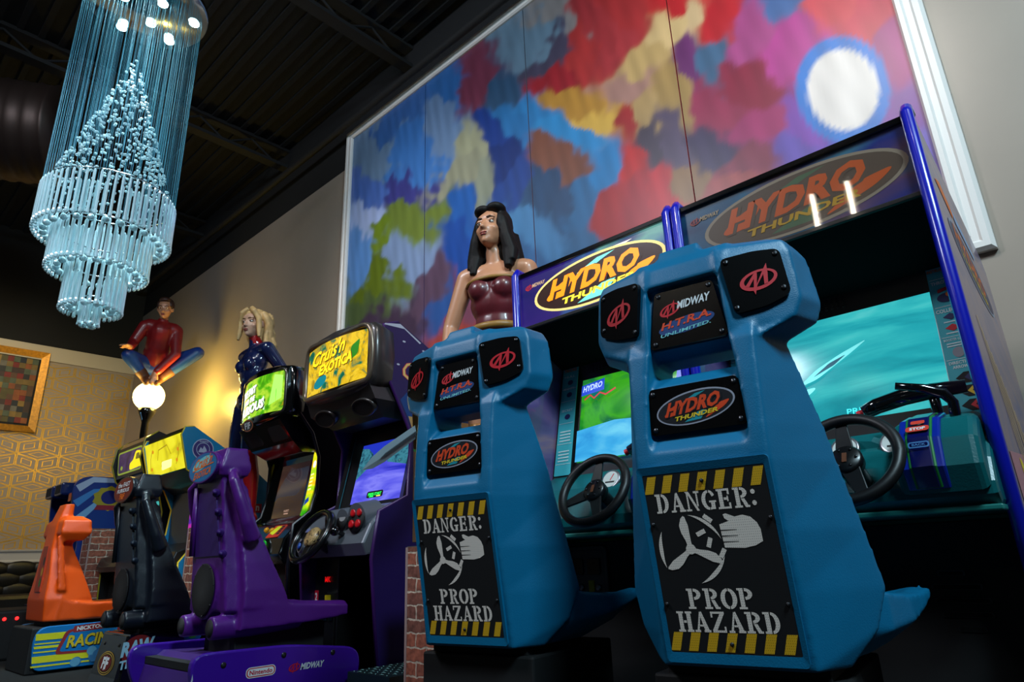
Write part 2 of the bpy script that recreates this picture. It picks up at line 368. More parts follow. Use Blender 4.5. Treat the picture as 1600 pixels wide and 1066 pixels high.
# ---------------------------------------------------------------- the big wall picture: frame + painted boards (a plain abstract)
MX0, MX1, MZ0, MZ1 = -1.585*YW, -0.0655*YW, 0.3785*YW + CAMZ, 1.338*YW + CAMZ
MUR = thing('wall_picture', 'huge colourful abstract picture of four boards in a white frame high on the grey wall', 'picture', ((MX0+MX1)/2, YW, MZ0))
def wpx(p):   # a world point seen in the photograph's frame
    v = RM.transposed() @ (Vector(p) - Vector((0, 0, CAMZ))); return (800 + FPX*v.x/-v.z, 533 - FPX*v.y/-v.z)
PAL = '''600 230 95 120 150;580 300 70 100 170;640 240 55 105 170;570 400 85 130 190;580 345 150 165 205;620 185 50 90 150;690 130 40 90 150;690 200 95 120 155;640 300 55 55 120
725 230 140 140 115;745 300 120 125 110;705 275 130 130 110;612 385 100 120 30;595 430 85 100 25;660 340 95 110 45;575 470 70 85 50;630 420 110 130 165;660 455 80 60 80;620 500 60 45 65;570 525 50 50 90
720 340 30 80 150;730 400 25 65 140;790 250 15 40 100;780 215 20 50 120;810 280 25 55 120;700 480 40 75 135;720 515 150 60 50;745 450 110 60 80;800 130 40 70 100;765 125 105 45 65;830 60 90 115 135
860 30 120 115 115;850 80 60 55 75;920 50 140 40 45;950 40 150 45 50;895 80 150 40 40;880 120 135 25 35;905 160 160 115 45;935 190 190 150 65;860 180 40 110 165;830 200 35 100 155;900 215 40 120 175
870 270 110 65 50;860 310 30 60 95;905 310 35 90 135;930 285 30 110 165;910 370 40 85 125;835 340 60 110 155;960 200 140 30 32;980 280 170 30 32;955 340 150 32 36;1000 100 170 140 90;1040 60 190 160 112
1060 150 150 120 72;1000 200 160 130 85;980 140 150 110 100;1080 40 190 160 120;1050 8 170 30 36;1120 40 170 26 36;960 15 150 40 42;1130 95 60 90 120;1015 245 60 50 65;1055 235 75 62 85;1085 110 95 40 92
1090 262 125 92 62;1062 290 172 32 42;1115 220 52 42 72;1130 150 135 40 70;1185 130 125 26 52;1180 190 145 42 90;1160 260 112 42 62;1200 60 152 62 115;1232 25 62 92 142;1250 90 165 52 125;1285 25 190 62 72
1355 35 182 52 72;1392 75 150 52 112;1400 170 115 62 135;1235 200 112 62 152;1300 235 82 72 165;1405 210 100 82 162;1010 325 150 32 42;1150 280 140 60 60;1215 230 90 70 150;800 400 45 85 130;780 340 35 75 140'''
PTS = [tuple(map(float, q.split())) for q in PAL.replace('\n', ';').split(';')]
CPT = [(x, y, lin((r, g, c))) for x, y, r, g, c in PTS]
mm = bpy.data.materials.new('painted_board'); mm.use_nodes = True; nt = mm.node_tree; bs = nt.nodes['Principled BSDF']
ca = nt.nodes.new('ShaderNodeVertexColor'); ca.layer_name = 'paint'; nt.links.new(ca.outputs[0], bs.inputs['Base Color']); bs.inputs['Roughness'].default_value = 0.38
me_x = [MX0 + (MX1-MX0)*k/4 for k in range(5)]
def wob(x, y): return (sin(x*1.7 + 1.3*sin(y*1.3 + .5)) *.6 + sin(y*2.9 + x*1.1 + 2.1)*.4, sin(y*1.9 + 1.4*sin(x*1.5 + 1.9))*.6 + sin(x*3.1 - y*.9 + .7)*.4)
def paint(x, z):
    u0, v0 = u, v = wpx((x, YW, z)); w = wob(x*2.2, z*2.2); w2 = wob(x*8.3 + 4, z*8.3)
    w3 = wob(x*23 + 1, z*21); u += w[0]*28 + w2[0]*10 + w3[0]*4; v += w[1]*28 + w2[1]*10 + w3[1]*4; S = 0; c = [0, 0, 0]
    for px, py, col in CPT:
        k = 1.0/(((u-px)**2 + (v-py)**2)/900 + .10)**4.6; S += k
        for i in range(3): c[i] += k*col[i]
    c = [q/S for q in c]; d = sqrt(((u0-1318+w[0]*3)/56)**2 + ((v0-142+w[1]*3)/62)**2)      # one pale round form
    for r, col, s in ((1.32, (35, 105, 180), .10), (1.0, (214, 202, 196), .10)):
        k = max(0, min(1, (r-d)/s + .5)); cc = lin(col); c = [c[i]*(1-k) + cc[i]*k for i in range(3)]
    g = 1 + .13*(wob(x*24, z*5 + x*11)[0]); return [max(0, q*g*1.1) for q in c] + [1]
for k in range(4):
    x0, x1 = me_x[k]+.004, me_x[k+1]-.004; nx, nz = 58, 150; vs = []; fs = []
    for j in range(nz+1):
        for i in range(nx+1): vs.append((x0 + (x1-x0)*i/nx, YW-.02, MZ0 + (MZ1-MZ0)*j/nz))
    for j in range(nz):
        for i in range(nx): a = j*(nx+1)+i; fs.append((a, a+1, a+nx+2, a+nx+1))
    n0 = len(vs); vs += [(x0, YW-.001, MZ0), (x1, YW-.001, MZ0), (x1, YW-.001, MZ1), (x0, YW-.001, MZ1)]
    a, c, e, f = 0, nx, (nx+1)*(nz+1)-1, (nx+1)*nz
    fs += [(n0, n0+1, c, a), (n0+1, n0+2, e, c), (n0+2, n0+3, f, e), (n0+3, n0, a, f)]
    me = bpy.data.meshes.new('painted_board'); me.from_pydata(vs, [], fs); at = me.color_attributes.new('paint', 'FLOAT_COLOR', 'POINT')
    for i, v in enumerate(vs): at.data[i].color = paint(v[0], v[2])
    me.materials.append(mm); o = bpy.data.objects.new('painted_board', me); COL.objects.link(o); o.parent = MUR; o.matrix_parent_inverse = Matrix.Translation(-MUR.location)
FRW = mat('white_frame_moulding', (232, 226, 222), .35)
def rail(p0, p1, inward):   # stepped picture-frame moulding
    p0, p1 = Vector(p0), Vector(p1); d = (p1-p0).normalized(); q = Vector(inward); T = Matrix.Identity(4)
    for i in range(3): T[i][0], T[i][1], T[i][2], T[i][3] = q[i], (0, -1, 0)[i], d[i], p0[i]
    pr = [(-.055, 0), (-.055, .03), (-.04, .045), (-.015, .045), (-.005, .035), (.02, .035), (.03, .05), (.05, .05), (.06, .035), (.06, 0)]
    L = (p1-p0).length; vs = [(x, y, 0 - (x if 1 else 0)*-1) for x, y in pr]
    lo = [(x, y, x) for x, y in pr]; hi = [(x, y, L-x) for x, y in pr]; b = MB(); b.loft([lo, hi], FRW, T); o = b.build('frame_rail', MUR); o.matrix_parent_inverse = Matrix.Translation(-MUR.location)
rail((MX0, YW, MZ0), (MX0, YW, MZ1), (1, 0, 0)); rail((MX1, YW, MZ1), (MX1, YW, MZ0), (-1, 0, 0)); rail((MX0, YW, MZ1), (MX1, YW, MZ1), (0, 0, -1)); rail((MX1, YW, MZ0), (MX0, YW, MZ0), (0, 0, 1))

# mosaic picture on the far wall
PIC = thing('framed_picture', 'gold framed mosaic picture of brown, red and olive squares on the patterned wall', 'picture', (XF, 1.55, 2.53))
T = Fr((.0, 0, 0), (0, 1, 0), (0, 0, 1)); GF = mat('gold_picture_frame', (176, 120, 30), .4, .5, noise_amt=.3, nscale=30)
b = MB(); b.frame([(-.55, 0), (.55, 0), (.55, 1.17), (-.55, 1.17)], [(-.46, .09), (.46, .09), (.46, 1.08), (-.46, 1.08)], 0, .05, GF, T, .025); b.build('frame', PIC)
b = MB(); b.poly([(-.47, .08), (.47, .08), (.47, 1.09), (-.47, 1.09)], BLACKM, T, .008); b.build('backing', PIC)
b = MB(); random.seed(4); sq = [(90, 60, 40), (120, 95, 45), (60, 40, 35), (140, 110, 50), (120, 30, 25), (40, 40, 40), (80, 90, 70), (140, 75, 35), (30, 35, 45), (105, 100, 90), (85, 75, 35)]
for i in range(12):
    for j in range(12):
        c = random.choice(sq); m = mat('mosaic_tile_%d_%d_%d' % c, c, .5, noise_amt=.2, nscale=12); x0, z0 = -.435 + i*.0725, .12 + j*.0775
        b.box(x0, z0, .008, x0+.0725, z0+.0775, .012 + random.random()*.012, m, T=T)
b.build('mosaic', PIC)

# ---------------------------------------------------------------- crystal chandelier
CH = thing('chandelier', 'tall crystal chandelier with cyan white lights and three glass tiers hanging at left', 'chandelier', (-4.55, 1.03, 2.05))
CHR = mat('chrome_plate', (190, 200, 205), .12, 1.0)
CRY = mat('crystal', (205, 236, 244), .1, spec=1.0); CRY.node_tree.nodes['Principled BSDF'].inputs['Transmission Weight'].default_value = .35
WIR = mat('wire', (34, 108, 128), .35, .3)
z0 = 2.05
b = MB(); b.lathe([(.0, 4.70-z0), (.42, 4.70-z0), (.43, 4.69-z0), (.43, 4.66-z0), (.42, 4.65-z0), (0, 4.65-z0)], CHR, n=48); b.cyl((0, 0, 4.7-z0), (0, 0, ZC-z0), .03, CHR); b.build('canopy', CH)
LED = em('cool_white_lamp', (205, 250, 255), 16.0)
sp = [(.33*cos(a+.2), .33*sin(a+.2)) for a in [k*2*pi/6 for k in range(6)]] + [(.15*cos(a), .15*sin(a)) for a in [k*2*pi/3+.5 for k in range(3)]]
for x, y in sp:
    b = MB(); b.lathe([(.036, 0), (.036, -.012), (.03, -.016), (0, -.016)], LED, Matrix.Translation((x, y, 4.65-z0)), 20); b.build('downlight', CH)
light('chandelier_lamp', 'SPOT', (-4.55, 1.03, 4.6), 1500, (.72, .96, 1.0), (-4.55, 1.03, 2.0), spot_size=radians(40), spot_blend=.35, shadow_soft_size=.3)
random.seed(11)
def wires(n, rmin, rmax, zl):
    out = []
    for k in range(n): a = random.random()*2*pi; r = sqrt(random.uniform(rmin**2, rmax**2)); out.append((r*cos(a), r*sin(a), zl(r)))
    return out
WS = [(.385*cos(2*pi*k/70), .385*sin(2*pi*k/70), 2.98) for k in range(70)] + wires(150, .05, .37, lambda r: 4.1 - r/.37*1.1)
def wire_mb(b, L): b.cyl((0, 0, 0), (0, 0, L), .0013, WIR, n=4, cap=False); return b
w1 = None
for k, (x, y, z) in enumerate(WS[:100]):
    if w1 is None: o = w1 = wire_mb(MB(), 1.0).build('wire', CH)
    else: o = w1.copy(); COL.objects.link(o)
    o.location = (x, y, z-z0); o.scale = (1, 1, 4.65-z)
b = MB()
for x, y, z in WS[100:]: b.cyl((x, y, z-z0), (x, y, 4.65-z0), .0013, WIR, n=4, cap=False)
b.build('wire', CH, kind='stuff')
def bead_mb(r):
    b = MB(); q = bmesh.new(); bmesh.ops.create_icosphere(q, subdivisions=1, radius=r); b.bm(q, CRY); return b
bd = None; BEADS = []
for k in range(760):   # spiral cone of beads
    t = sqrt(k/760.0); z = 4.14 - t*1.16; r = .015 + .36*t*(.55 + .45*random.random()**.5 if random.random() < .5 else .98); a = random.random()*2*pi
    if random.random() < .35: a = round(a/(2*pi)*9)/9*2*pi + t*2.2
    BEADS.append((r*cos(a), r*sin(a), z-z0))
BEADS.sort(key=lambda p: -(p[0]*.97 - p[1]*.22))
for k, p in enumerate(BEADS[:100]):
    if bd is None: o = bd = bead_mb(.0115).build('crystal_bead', CH)
    else: o = bd.copy(); COL.objects.link(o)
    o.location = p
b = MB(); tb = bead_mb(.0115)
for p in BEADS[100:]: b.add(tb.v, tb.f, CRY, Matrix.Translation(p))
b.build('crystal_bead', CH, kind='stuff')
def rod_mb():
    b = MB(); b.loft([[(r*cos(pi/3*j), r*sin(pi/3*j), z) for j in range(6)] for r, z in ((.003, 0), (.0085, -.012), (.0085, -.2), (.011, -.206), (.011, -.22), (.002, -.226))], CRY); return b
TI = [(.39, 2.99, 2.67, 62), (.37, 2.92, 2.69, 50), (.286, 2.72, 2.43, 46), (.265, 2.66, 2.45, 36), (.17, 2.48, 2.17, 30), (.15, 2.40, 2.19, 22), (.055, 2.26, 2.08, 9)]
RODS = [(r*cos(2*pi*(k+.37*i)/n), r*sin(2*pi*(k+.37*i)/n), zt, zb) for i, (r, zt, zb, n) in enumerate(TI) for k in range(n)]
RODS.sort(key=lambda p: -(p[0]*.97 - p[1]*.22)); rd = None; R0 = rod_mb()
for k, (x, y, zt, zb) in enumerate(RODS[:100]):
    if rd is None: o = rd = R0.build('crystal_rod', CH)
    else: o = rd.copy(); COL.objects.link(o)
    o.location = (x, y, zt-z0); o.scale = (1, 1, (zt-zb)/.226)
b = MB()
for x, y, zt, zb in RODS[100:]: b.add(R0.v, R0.f, CRY, Matrix.Translation((x, y, zt-z0)) @ Matrix.Diagonal((1, 1, (zt-zb)/.226, 1)))
b.build('crystal_rod', CH, kind='stuff')
bl = None
for r, z, n in ((.33, 2.68, 26), (.225, 2.45, 20), (.115, 2.2, 11), (.03, 2.09, 3)):
    for k in range(n):
        if bl is None: q = MB(); bb = bmesh.new(); bmesh.ops.create_icosphere(bb, subdivisions=2, radius=.022); q.bm(bb, CRY); o = bl = q.build('crystal_ball', CH)
        else: o = bl.copy(); COL.objects.link(o)
        a = 2*pi*k/n; o.location = (r*cos(a), r*sin(a), z-z0)
for r, z in ((.38, 3.0), (.28, 2.73), (.16, 2.49), (.05, 2.27)):
    b = MB(); b.tube([(r*cos(2*pi*k/40), r*sin(2*pi*k/40), z-z0) for k in range(40)], .005, CHR, 6, True); b.build('tier_ring', CH)

# ---------------------------------------------------------------- lettering and marks
def logo_m(b, T, cx, cy, s, m, w=.0015, slope=0.0):   # ring with a spiked M; s = half width
    def P(pts): return [(cx + x*s, cy + (y + slope*x)*s) for x, y in pts]
    b.ring(P(ell(0, 0, 1, .58, 40, rot=.12)), P(ell(.03, .03, .80, .42, 40, rot=.12)), m, T, w)
    b.poly(P([(-.74, -.26), (-.52, -.30), (-.02, .40), (-.10, .46), (-.20, .40)]), m, T, w+.0003)
    b.poly(P([(-.20, .30), (-.02, .42), (-.13, -.28), (-.26, -.82), (-.33, -.6)]), m, T, w+.0004)
    b.poly(P([(-.33, -.6), (-.26, -.82), (-.10, -.30), (.34, .34), (.52, .86), (.30, .52)]), m, T, w+.0005)
    b.poly(P([(.30, .52), (.52, .86), (.52, .30), (.46, -.30), (.26, -.34)]), m, T, w+.0006)
def logo_oval(b, T, cx, cy, a, h, rim, dark, hot, yel, cy2, w=.001, slope=0.0):   # the slanted boat-race oval
    def P(pts): return [(cx + x, cy + y + slope*x) for x, y in pts]
    b.poly(P(ell(0, 0, a, h, 48)), rim, T, w); b.poly(P(ell(0, 0, a*.955, h*.9, 48)), dark, T, w+.0004)
    b.poly(P([(-a*.28, h*.45), (a*.05, h*.78), (a*.32, h*.8), (a*.1, h*.62), (-a*.05, h*.45)]), cy2, T, w+.0006)
    b.poly(P([(-a*.3, -h*.78), (a*.1, -h*.3), (a*.3, -h*.3), (a*.12, -h*.8)]), cy2, T, w+.0006)
    b.poly(P(rpoly([(-a*.84, -h*.22), (-a*.62, h*.25), (-a*.30, h*.52), (-a*.46, -h*.12), (-a*.6, -h*.28)], a*.12)), hot, T, w+.0008)
    b.poly(P(rpoly([(a*.90, -h*.04), (a*.72, -h*.42), (a*.2, -h*.86), (a*.42, -h*.44), (a*.5, -h*.3), (a*.6, -h*.12)], a*.1)), hot, T, w+.0008)
    b.text('HYDRO', cx - a*.03, cy + h*.16, h*.86, hot, T, w+.0016, a*1.36, .045, .38, slope)
    b.text('HYDRO', cx - a*.005, cy + h*.13, h*.92, dark, T, w+.0012, a*1.39, .08, .38, slope)
    b.text('THUNDER', cx + a*.02, cy - h*.48, h*.26, yel, T, w+.0016, a*1.12, .035, .35, slope)
def glyph(ch):   # condensed slab stencil capitals on a 1 x 1.55 cell
    R = lambda x0, y0, x1, y1: [(x0, y0), (x1, y0), (x1, y1), (x0, y1)]
    def A(cx, cy, ro, so, ri, si, a0, a1): return ell(cx, cy, ro, so, 14, a0, a1) + ell(cx, cy, ri, si, 14, a0, a1)[::-1]
    H = 1.55; S = lambda x0, x1, y: R(x0, y, x1, y+.16)
    if ch == 'D': return [R(.12, 0, .40, H), S(0, .40, 0), S(0, .40, H-.16), A(.46, H/2, .52, H/2, .24, H/2-.2, -pi/2+.05, pi/2-.05)]
    if ch == 'P': return [R(.12, 0, .40, H), S(0, .52, 0), S(0, .40, H-.16), A(.46, H*.72, .50, H*.28, .22, H*.14, -pi/2+.05, pi/2-.05)]
    if ch == 'R': return glyph('P')[:2] + [S(0, .40, H-.16), A(.46, H*.73, .48, H*.27, .2, H*.14, -pi/2+.05, pi/2-.05), [(.48, H*.44), (.72, H*.44), (.92, .16), (1.02, .16), (1.02, 0), (.72, 0)]]
    if ch == 'A': return [[(.10, 0), (.25, 0), (.52, H*.93), (.44, H)], [(.50, H), (.58, H), (1.0, 0), (.68, 0), (.47, H*.72)], R(.36, .42, .66, .56), S(-.02, .36, 0), S(.60, 1.06, 0)]
    if ch == 'N': return [R(.1, 0, .22, H), S(-.02, .36, 0), [(.0, H), (.30, H), (.92, .0), (.74, 0), (.26, H*.78)], R(.78, .35, .90, H), S(.64, 1.04, H-.16)]
    if ch == 'G': return [A(.56, H/2, .54, H/2, .26, H/2-.2, pi/2+.08, 1.5*pi-.08), A(.56, H/2, .46, H/2, .24, H/2-.2, .45, pi/2-.12), R(.66, .05, .94, .72), R(.54, .58, 1.04, .72), A(.56, H/2, .40, H/2, .2, H/2-.18, -pi/2+.08, -pi/5)]
    if ch == 'E': return [R(.12, 0, .40, H), S(0, .9, 0), S(0, .88, H-.16), R(.46, H*.44, .70, H*.56), R(.76, .16, .9, .46), R(.74, H-.46, .88, H-.16), R(.68, H*.36, .78, H*.64)]
    if ch == 'H': return [R(.1, 0, .38, H), R(.66, 0, .94, H), S(-.02, .46, 0), S(-.02, .46, H-.16), S(.58, 1.04, 0), S(.58, 1.04, H-.16), R(.42, H*.44, .62, H*.56)]
    if ch == 'Z': return [S(.04, .96, 0), S(.04, .96, H-.16), [(.04, .16), (.34, .16), (.96, H-.16), (.66, H-.16)], R(.84, .16, .96, .44), R(.04, H-.44, .16, H-.16)]
    if ch == 'O': return [A(.54, H/2, .54, H/2, .24, H/2-.2, pi/2+.07, 1.5*pi-.07), A(.54, H/2, .54, H/2, .24, H/2-.2, -pi/2+.07, pi/2-.07)]
    if ch == ':': return [ell(.2, .3, .15, .19, 14), ell(.2, 1.15, .15, .19, 14)]
    return []
def stencil(b, s, x0, y0, w, h, m, T, lift):
    adv = [(.55 if c == ':' else 1.14) for c in s]; k = w/sum(adv); x = x0
    for c, a in zip(s, adv):
        for p in glyph(c): b.poly([(x + px*k, y0 + py*h/1.55) for px, py in p], m, T, lift)
        x += a*k
def screws(parent, T, pts, r=.006, w=.001):
    for x, y in pts:
        b = MB(); b.lathe([(r*1.0, 0), (r, .0015), (r*.75, .003), (0, .0032)], STEEL, T @ Matrix.Translation((x, y, w)), 14)
        b.lathe([(r*.35, .0033), (r*.3, .0036), (0, .0036)], BLACKM, T @ Matrix.Translation((x, y, w)), 6); b.build('screw', parent)

# ---------------------------------------------------------------- teal boat-racer driving seats
def hydro_seat():
    root = thing('driving_seat', '', 'arcade seat')
    b = MB()
    # lower body: rear face, flared flanks, front
    secs = [(.352, .157, .040, .205, .13, .20), (.42, .156, .030, .262, .18, .235), (.50, .153, .016, .288, .205, .25), (.62, .150, -.0065, .27, .185, .23), (.765, .147, -.034, .246, .16, .21), (.80, .146, -.03, .238, .155, .205)]
    def sec(z, wr, yr, ws, ys, yf): return [(-wr, yr, z), (wr, yr, z), (ws, ys, z), (ws*.86, yf, z), (-ws*.86, yf, z), (-ws, ys, z)]
    b.loft([sec(*s) for s in secs], TEAL)
    # sloping ledge under the middle panel, block behind the middle panel
    b.loft([[(-.145, -.032, .775), (.145, -.032, .775), (.145, .14, .775), (-.145, .14, .775)], [(-.145, -.032, .80), (.145, -.032, .80), (.145, .14, .80), (-.145, .14, .80)], [(-.12, .004, .842), (.12, .004, .842), (.12, .14, .842), (-.12, .14, .842)], [(-.12, -.004, .955), (.12, -.004, .955), (.12, .12, .955), (-.12, .12, .955)], [(-.12, .03, .985), (.12, .03, .985), (.12, .11, .985), (-.12, .11, .985)]], TEAL)
    # columns either side of the slot
    cs = [(.78, .108, .147, -.034, .244, .16, .21), (.84, .112, .148, -.03, .235, .15, .20), (.95, .106, .149, -.022, .214, .125, .175), (1.04, .098, .15, -.012, .196, .1, .15), (1.085, .094, .15, .01, .2, .1, .15)]
    for sg in (-1, 1):
        rg = []
        for z, xi, wr, yr, ws, ys, yf in cs:
            p = [(sg*xi, yr, z), (sg*wr, yr, z), (sg*ws, ys, z), (sg*ws*.82, yf, z), (sg*xi, yf, z)]; rg.append(p if sg > 0 else p[::-1])
        b.loft(rg, TEAL)
    # head: middle block (recessed panel), upper bar, two wings
    b.loft([[(-.12, .05, 1.03), (.12, .05, 1.03), (.12, .14, 1.03), (-.12, .14, 1.03)], [(-.11, .012, 1.05), (.11, .012, 1.05), (.11, .15, 1.05), (-.11, .15, 1.05)], [(-.1, .02, 1.22), (.1, .02, 1.22), (.1, .16, 1.22), (-.1, .16, 1.22)], [(-.1, .03, 1.28), (.1, .03, 1.28), (.1, .16, 1.28), (-.1, .16, 1.28)]], TEAL)
    b.loft([[(-.104, -.006, 1.208), (.104, -.006, 1.208), (.104, .15, 1.208), (-.104, .15, 1.208)], [(-.11, .004, 1.26), (.11, .004, 1.26), (.11, .15, 1.26), (-.11, .15, 1.26)], [(-.12, .03, 1.294), (.12, .03, 1.294), (.12, .15, 1.294), (-.12, .15, 1.294)]], TEAL)
    b.loft([[(-.07, .012, 1.26), (.06, .012, 1.26), (.06, .15, 1.26), (-.07, .15, 1.26)], [(-.06, .04, 1.322), (.042, .04, 1.322), (.042, .14, 1.322), (-.06, .14, 1.322)]], TEAL)
    for sg in (-1, 1):
        rg = []
        for z, x0, y0, x1, y1, x2, y2, yf in ((1.035, .096, -.006, .155, .0, .195, .1, .15), (1.075, .096, -.010, .236, .035, .268, .125, .16), (1.12, .092, -.012, .255, .044, .283, .135, .17), (1.24, .088, -.006, .248, .052, .268, .14, .175), (1.272, .086, .004, .236, .056, .25, .14, .175), (1.292, .09, .03, .20, .075, .21, .13, .165)):
            p = [(sg*x0, y0, z), (sg*x1, y1, z), (sg*x2, y2, z), (sg*x1*.9, yf, z), (sg*x0, yf, z)]; rg.append(p if sg > 0 else p[::-1])
        b.loft(rg, TEAL)
    # bucket seat with raised lips
    st = []
    for y, w, zb, zl, zm in ((.17, .22, .36, .45, .45), (.23, .285, .365, .488, .46), (.32, .318, .375, .478, .43), (.42, .336, .395, .475, .425), (.50, .346, .415, .482, .45), (.55, .342, .43, .478, .465), (.575, .32, .445, .468, .462)):
        st.append([(-w, y, zb+.05), (-w*.78, y, zb), (w*.78, y, zb), (w, y, zb+.05), (w*.99, y, zl), (w*.88, y, zl+.004), (w*.6, y, zm), (-w*.6, y, zm), (-w*.88, y, zl+.004), (-w*.99, y, zl)])
    b.loft(st, TEAL)
    b.loft([[(-.19, .15, .352), (.19, .15, .352), (.2, .36, .352), (-.2, .36, .352)], [(-.2, .17, .40), (.2, .17, .40), (.27, .46, .40), (-.27, .46, .40)]], TEAL)
    b.remesh('moulded_shell', root, .006, 5, .5)
    # hazard panel
    T = FrQ((-.134, .0355, .381), (.136, .0355, .381), (-.134, -.0335, .752)); W, H = .27, .3783
    hz = MB(); PB = perforated('perforated_black_steel', (26, 25, 27)); PW = perforated('perforated_cream_print', (255, 240, 228)); PY = perforated('perforated_yellow_print', (240, 184, 30))
    hz.prism([(0, 0), (W, 0), (W, H), (0, H)], -.003, .003, PB, T)
    for base in (.004, H-.042):
        for k in range(7):
            x = .004 + k*.0392; hz.poly(clipy(clipy([(x-.004, base), (x+.0165, base), (x+.029, base+.038), (x+.0085, base+.038)], 0, W-.001, -1), 0, .001, 1), PY, T, .0035)
    rm = MB(); rm.frame(rpoly([(-.011, -.02), (W+.011, -.02), (W+.011, H+.018), (-.011, H+.018)], .01), rpoly([(.0, .0), (W, 0), (W, H), (.0, H)], .004), -.012, .006, TEAL, T, .0035); rm.build('panel_rim', root)
    stencil(hz, 'DANGER:', .022, .293, .225, .042, PW, T, .0036); stencil(hz, 'PROP', .056, .090, .145, .042, PW, T, .0036); stencil(hz, 'HAZARD', .026, .043, .218, .042, PW, T, .0036)
    cx, cy, R = .084, .214, .072
    for a0, a1, t in ((2.55, 3.7, .009), (4.85, 6.05, .009), (.25, 1.5, .007)):
        n = 16; o = [(cx + R*cos(a0+(a1-a0)*i/n), cy + R*sin(a0+(a1-a0)*i/n)) for i in range(n+1)]; q = [(cx + (R-t*sin(pi*i/n))*cos(a0+(a1-a0)*i/n), cy + (R-t*sin(pi*i/n))*sin(a0+(a1-a0)*i/n)) for i in range(n+1)]; hz.poly(o + q[::-1], PW, T, .0036)
    for k in range(3):
        a = pi/2 + .12 + k*2*pi/3; d = Vector((cos(a), sin(a))); q = Vector((-d.y, d.x)); C = Vector((cx, cy))
        pl = [(.004, .005), (.018, .006), (.036, .011), (.052, .0115), (.066, .004), (.071, -.003)] ; pr_ = [(.068, -.006), (.05, -.0085), (.03, -.0065), (.016, -.005), (.004, -.005)]
        hz.poly([tuple(C + d*l + q*s) for l, s in pl + pr_], PW, T, .0038)
    hz.poly(ell(cx, cy, .011, .011, 20), PW, T, .0040)
    hand = [(.158, .214), (.155, .262), (.176, .268), (.168, .274), (.166, .282), (.172, .284), (.19, .276), (.206, .279), (.222, .274), (.233, .262), (.238, .248), (.238, .224), (.222, .216), (.2, .212)]
    hz.poly(hand, PW, T, .0036)
    for y in (.226, .238, .25): hz.poly([(.152, y-.0009), (.19, y-.0004), (.19, y+.0004), (.152, y+.0009)], PB, T, .0040)
    for x, y, a in ((.112, .247, .4), (.127, .226, 1.2), (.132, .276, -.7), (.151, .203, 1.0)):
        l, w_ = .0105, .0048; hz.poly([(x + l*u*cos(a) - w_*v*sin(a), y + l*u*sin(a) + w_*v*cos(a)) for u, v in ((-1, -1), (1, -1), (1, 1), (-1, 1))], PW, T, .0036)
    hz.build('hazard_panel', root, 'perforated black panel lettered DANGER PROP HAZARD with yellow stripes')
    screws(root, T, [(.135, H-.022), (.135, .02), (.008, .27), (.262, .27), (.008, .10), (.262, .10)], .0045, .004)
    PAN = mat('gloss_black_panel', (9, 8, 9), .22, coat=.15, spec=.35)
    # three logo badges
    T = FrQ((-.094, .001, 1.052), (.096, .001, 1.052), (-.072, .009, 1.198))
    b = MB(); W = .19; b.prism(rpoly([(0, 0), (W, 0), (W-.022, .146), (.022, .146)], .012), -.004, .002, PAN, T)
    logo_m(b, T, .058, .094, .026, RED, .003, .15); b.text('MIDWAY', .118, .104, .021, WHITE, T, .003, .08, .03, .2, .06)
    b.poly(ell(.095, .05, .07, .02, 30, rot=.12), mat('deep_blue_print', (10, 60, 120), .5), T, .0028); b.text('H.T.R.A.', .097, .060, .019, mat('orange_red_print', (230, 70, 25), .5), T, .0036, .125, .03, .35, .1)
    b.text('UNLIMITED.', .092, .036, .0085, mat('pale_teal_print', (120, 200, 205), .5), T, .0036, .125, .02, .3, .1); b.build('name_panel', root, 'black name panel with red emblem and two lines of lettering')
    screws(root, T, [(.032, .135), (.158, .135), (.014, .012), (.176, .012)], .006, .002)
    T = FrQ((-.109, -.011, .843), (.111, -.011, .843), (-.103, -.0135, .952))
    b = MB(); W = .22; b.prism(rpoly([(0, 0), (W, 0), (W-.008, .109), (.006, .109)], .010), -.004, .003, PAN, T)
    logo_oval(b, T, .11, .054, .092, .038, mat('lilac_rim_print', (160, 160, 175), .5), mat('near_black_print', (16, 18, 26), .5), mat('orange_red_print', (230, 70, 25), .5), YELLOW, CYANP, .0034, .10); b.build('oval_panel', root, 'black panel with an orange HYDRO THUNDER oval')
    screws(root, T, [(.014, .096), (.204, .096), (.012, .012), (.208, .012)], .006, .003)
    for sg in (1, -1):
        BL, BR, TL = ((.108, -.0115, 1.092), (.24, .033, 1.092), (.108, -.0085, 1.24)) if sg > 0 else ((-.24, .033, 1.092), (-.108, -.0115, 1.092), (-.24, .036, 1.24))
        T = FrQ(BL, BR, TL); W = (Vector(BR)-Vector(BL)).length
        q = [(.012, .0), (W*.6, .012), (W-.002, .035), (W-.012, .148), (W*.5, .15), (-.006, .14)]
        if sg < 0: q = [(W-x, y) for x, y in q[::-1]]
        b = MB(); b.prism(rpoly(q, .016), -.01, .004, PAN, T); logo_m(b, T, W*.52, .076, .042, RED, .0055, .12); b.build('wing_badge', root, 'black badge with a red ringed M emblem')
        sp_ = [(.018, .014), (W-.016, .05), (W-.022, .136), (.008, .13)]; screws(root, T, sp_ if sg > 0 else [(W-x, y) for x, y in sp_], .006, .004)
    b = MB(); b.box(-.2, .075, .0, .2, .55, .33, BLACKM, .006); b.box(-.17, .09, .33, .17, .4, .354, BLACKM); b.build('pedestal', root)
    b = MB(); b.box(-.26, .2, 0, .26, .60, .12, SEAGREEN, .02); b.build('base_moulding', root)
    return root
ST1 = hydro_seat()
ST1['label'] = 'teal moulded racing seat with DANGER panel, the smaller one beside the printed brick pedestal'; ST1['group'] = 'teal boat racing seats'
ST1.location = (-1.487, 1.36, 0); ST1.rotation_euler = (0, 0, radians(8.5))
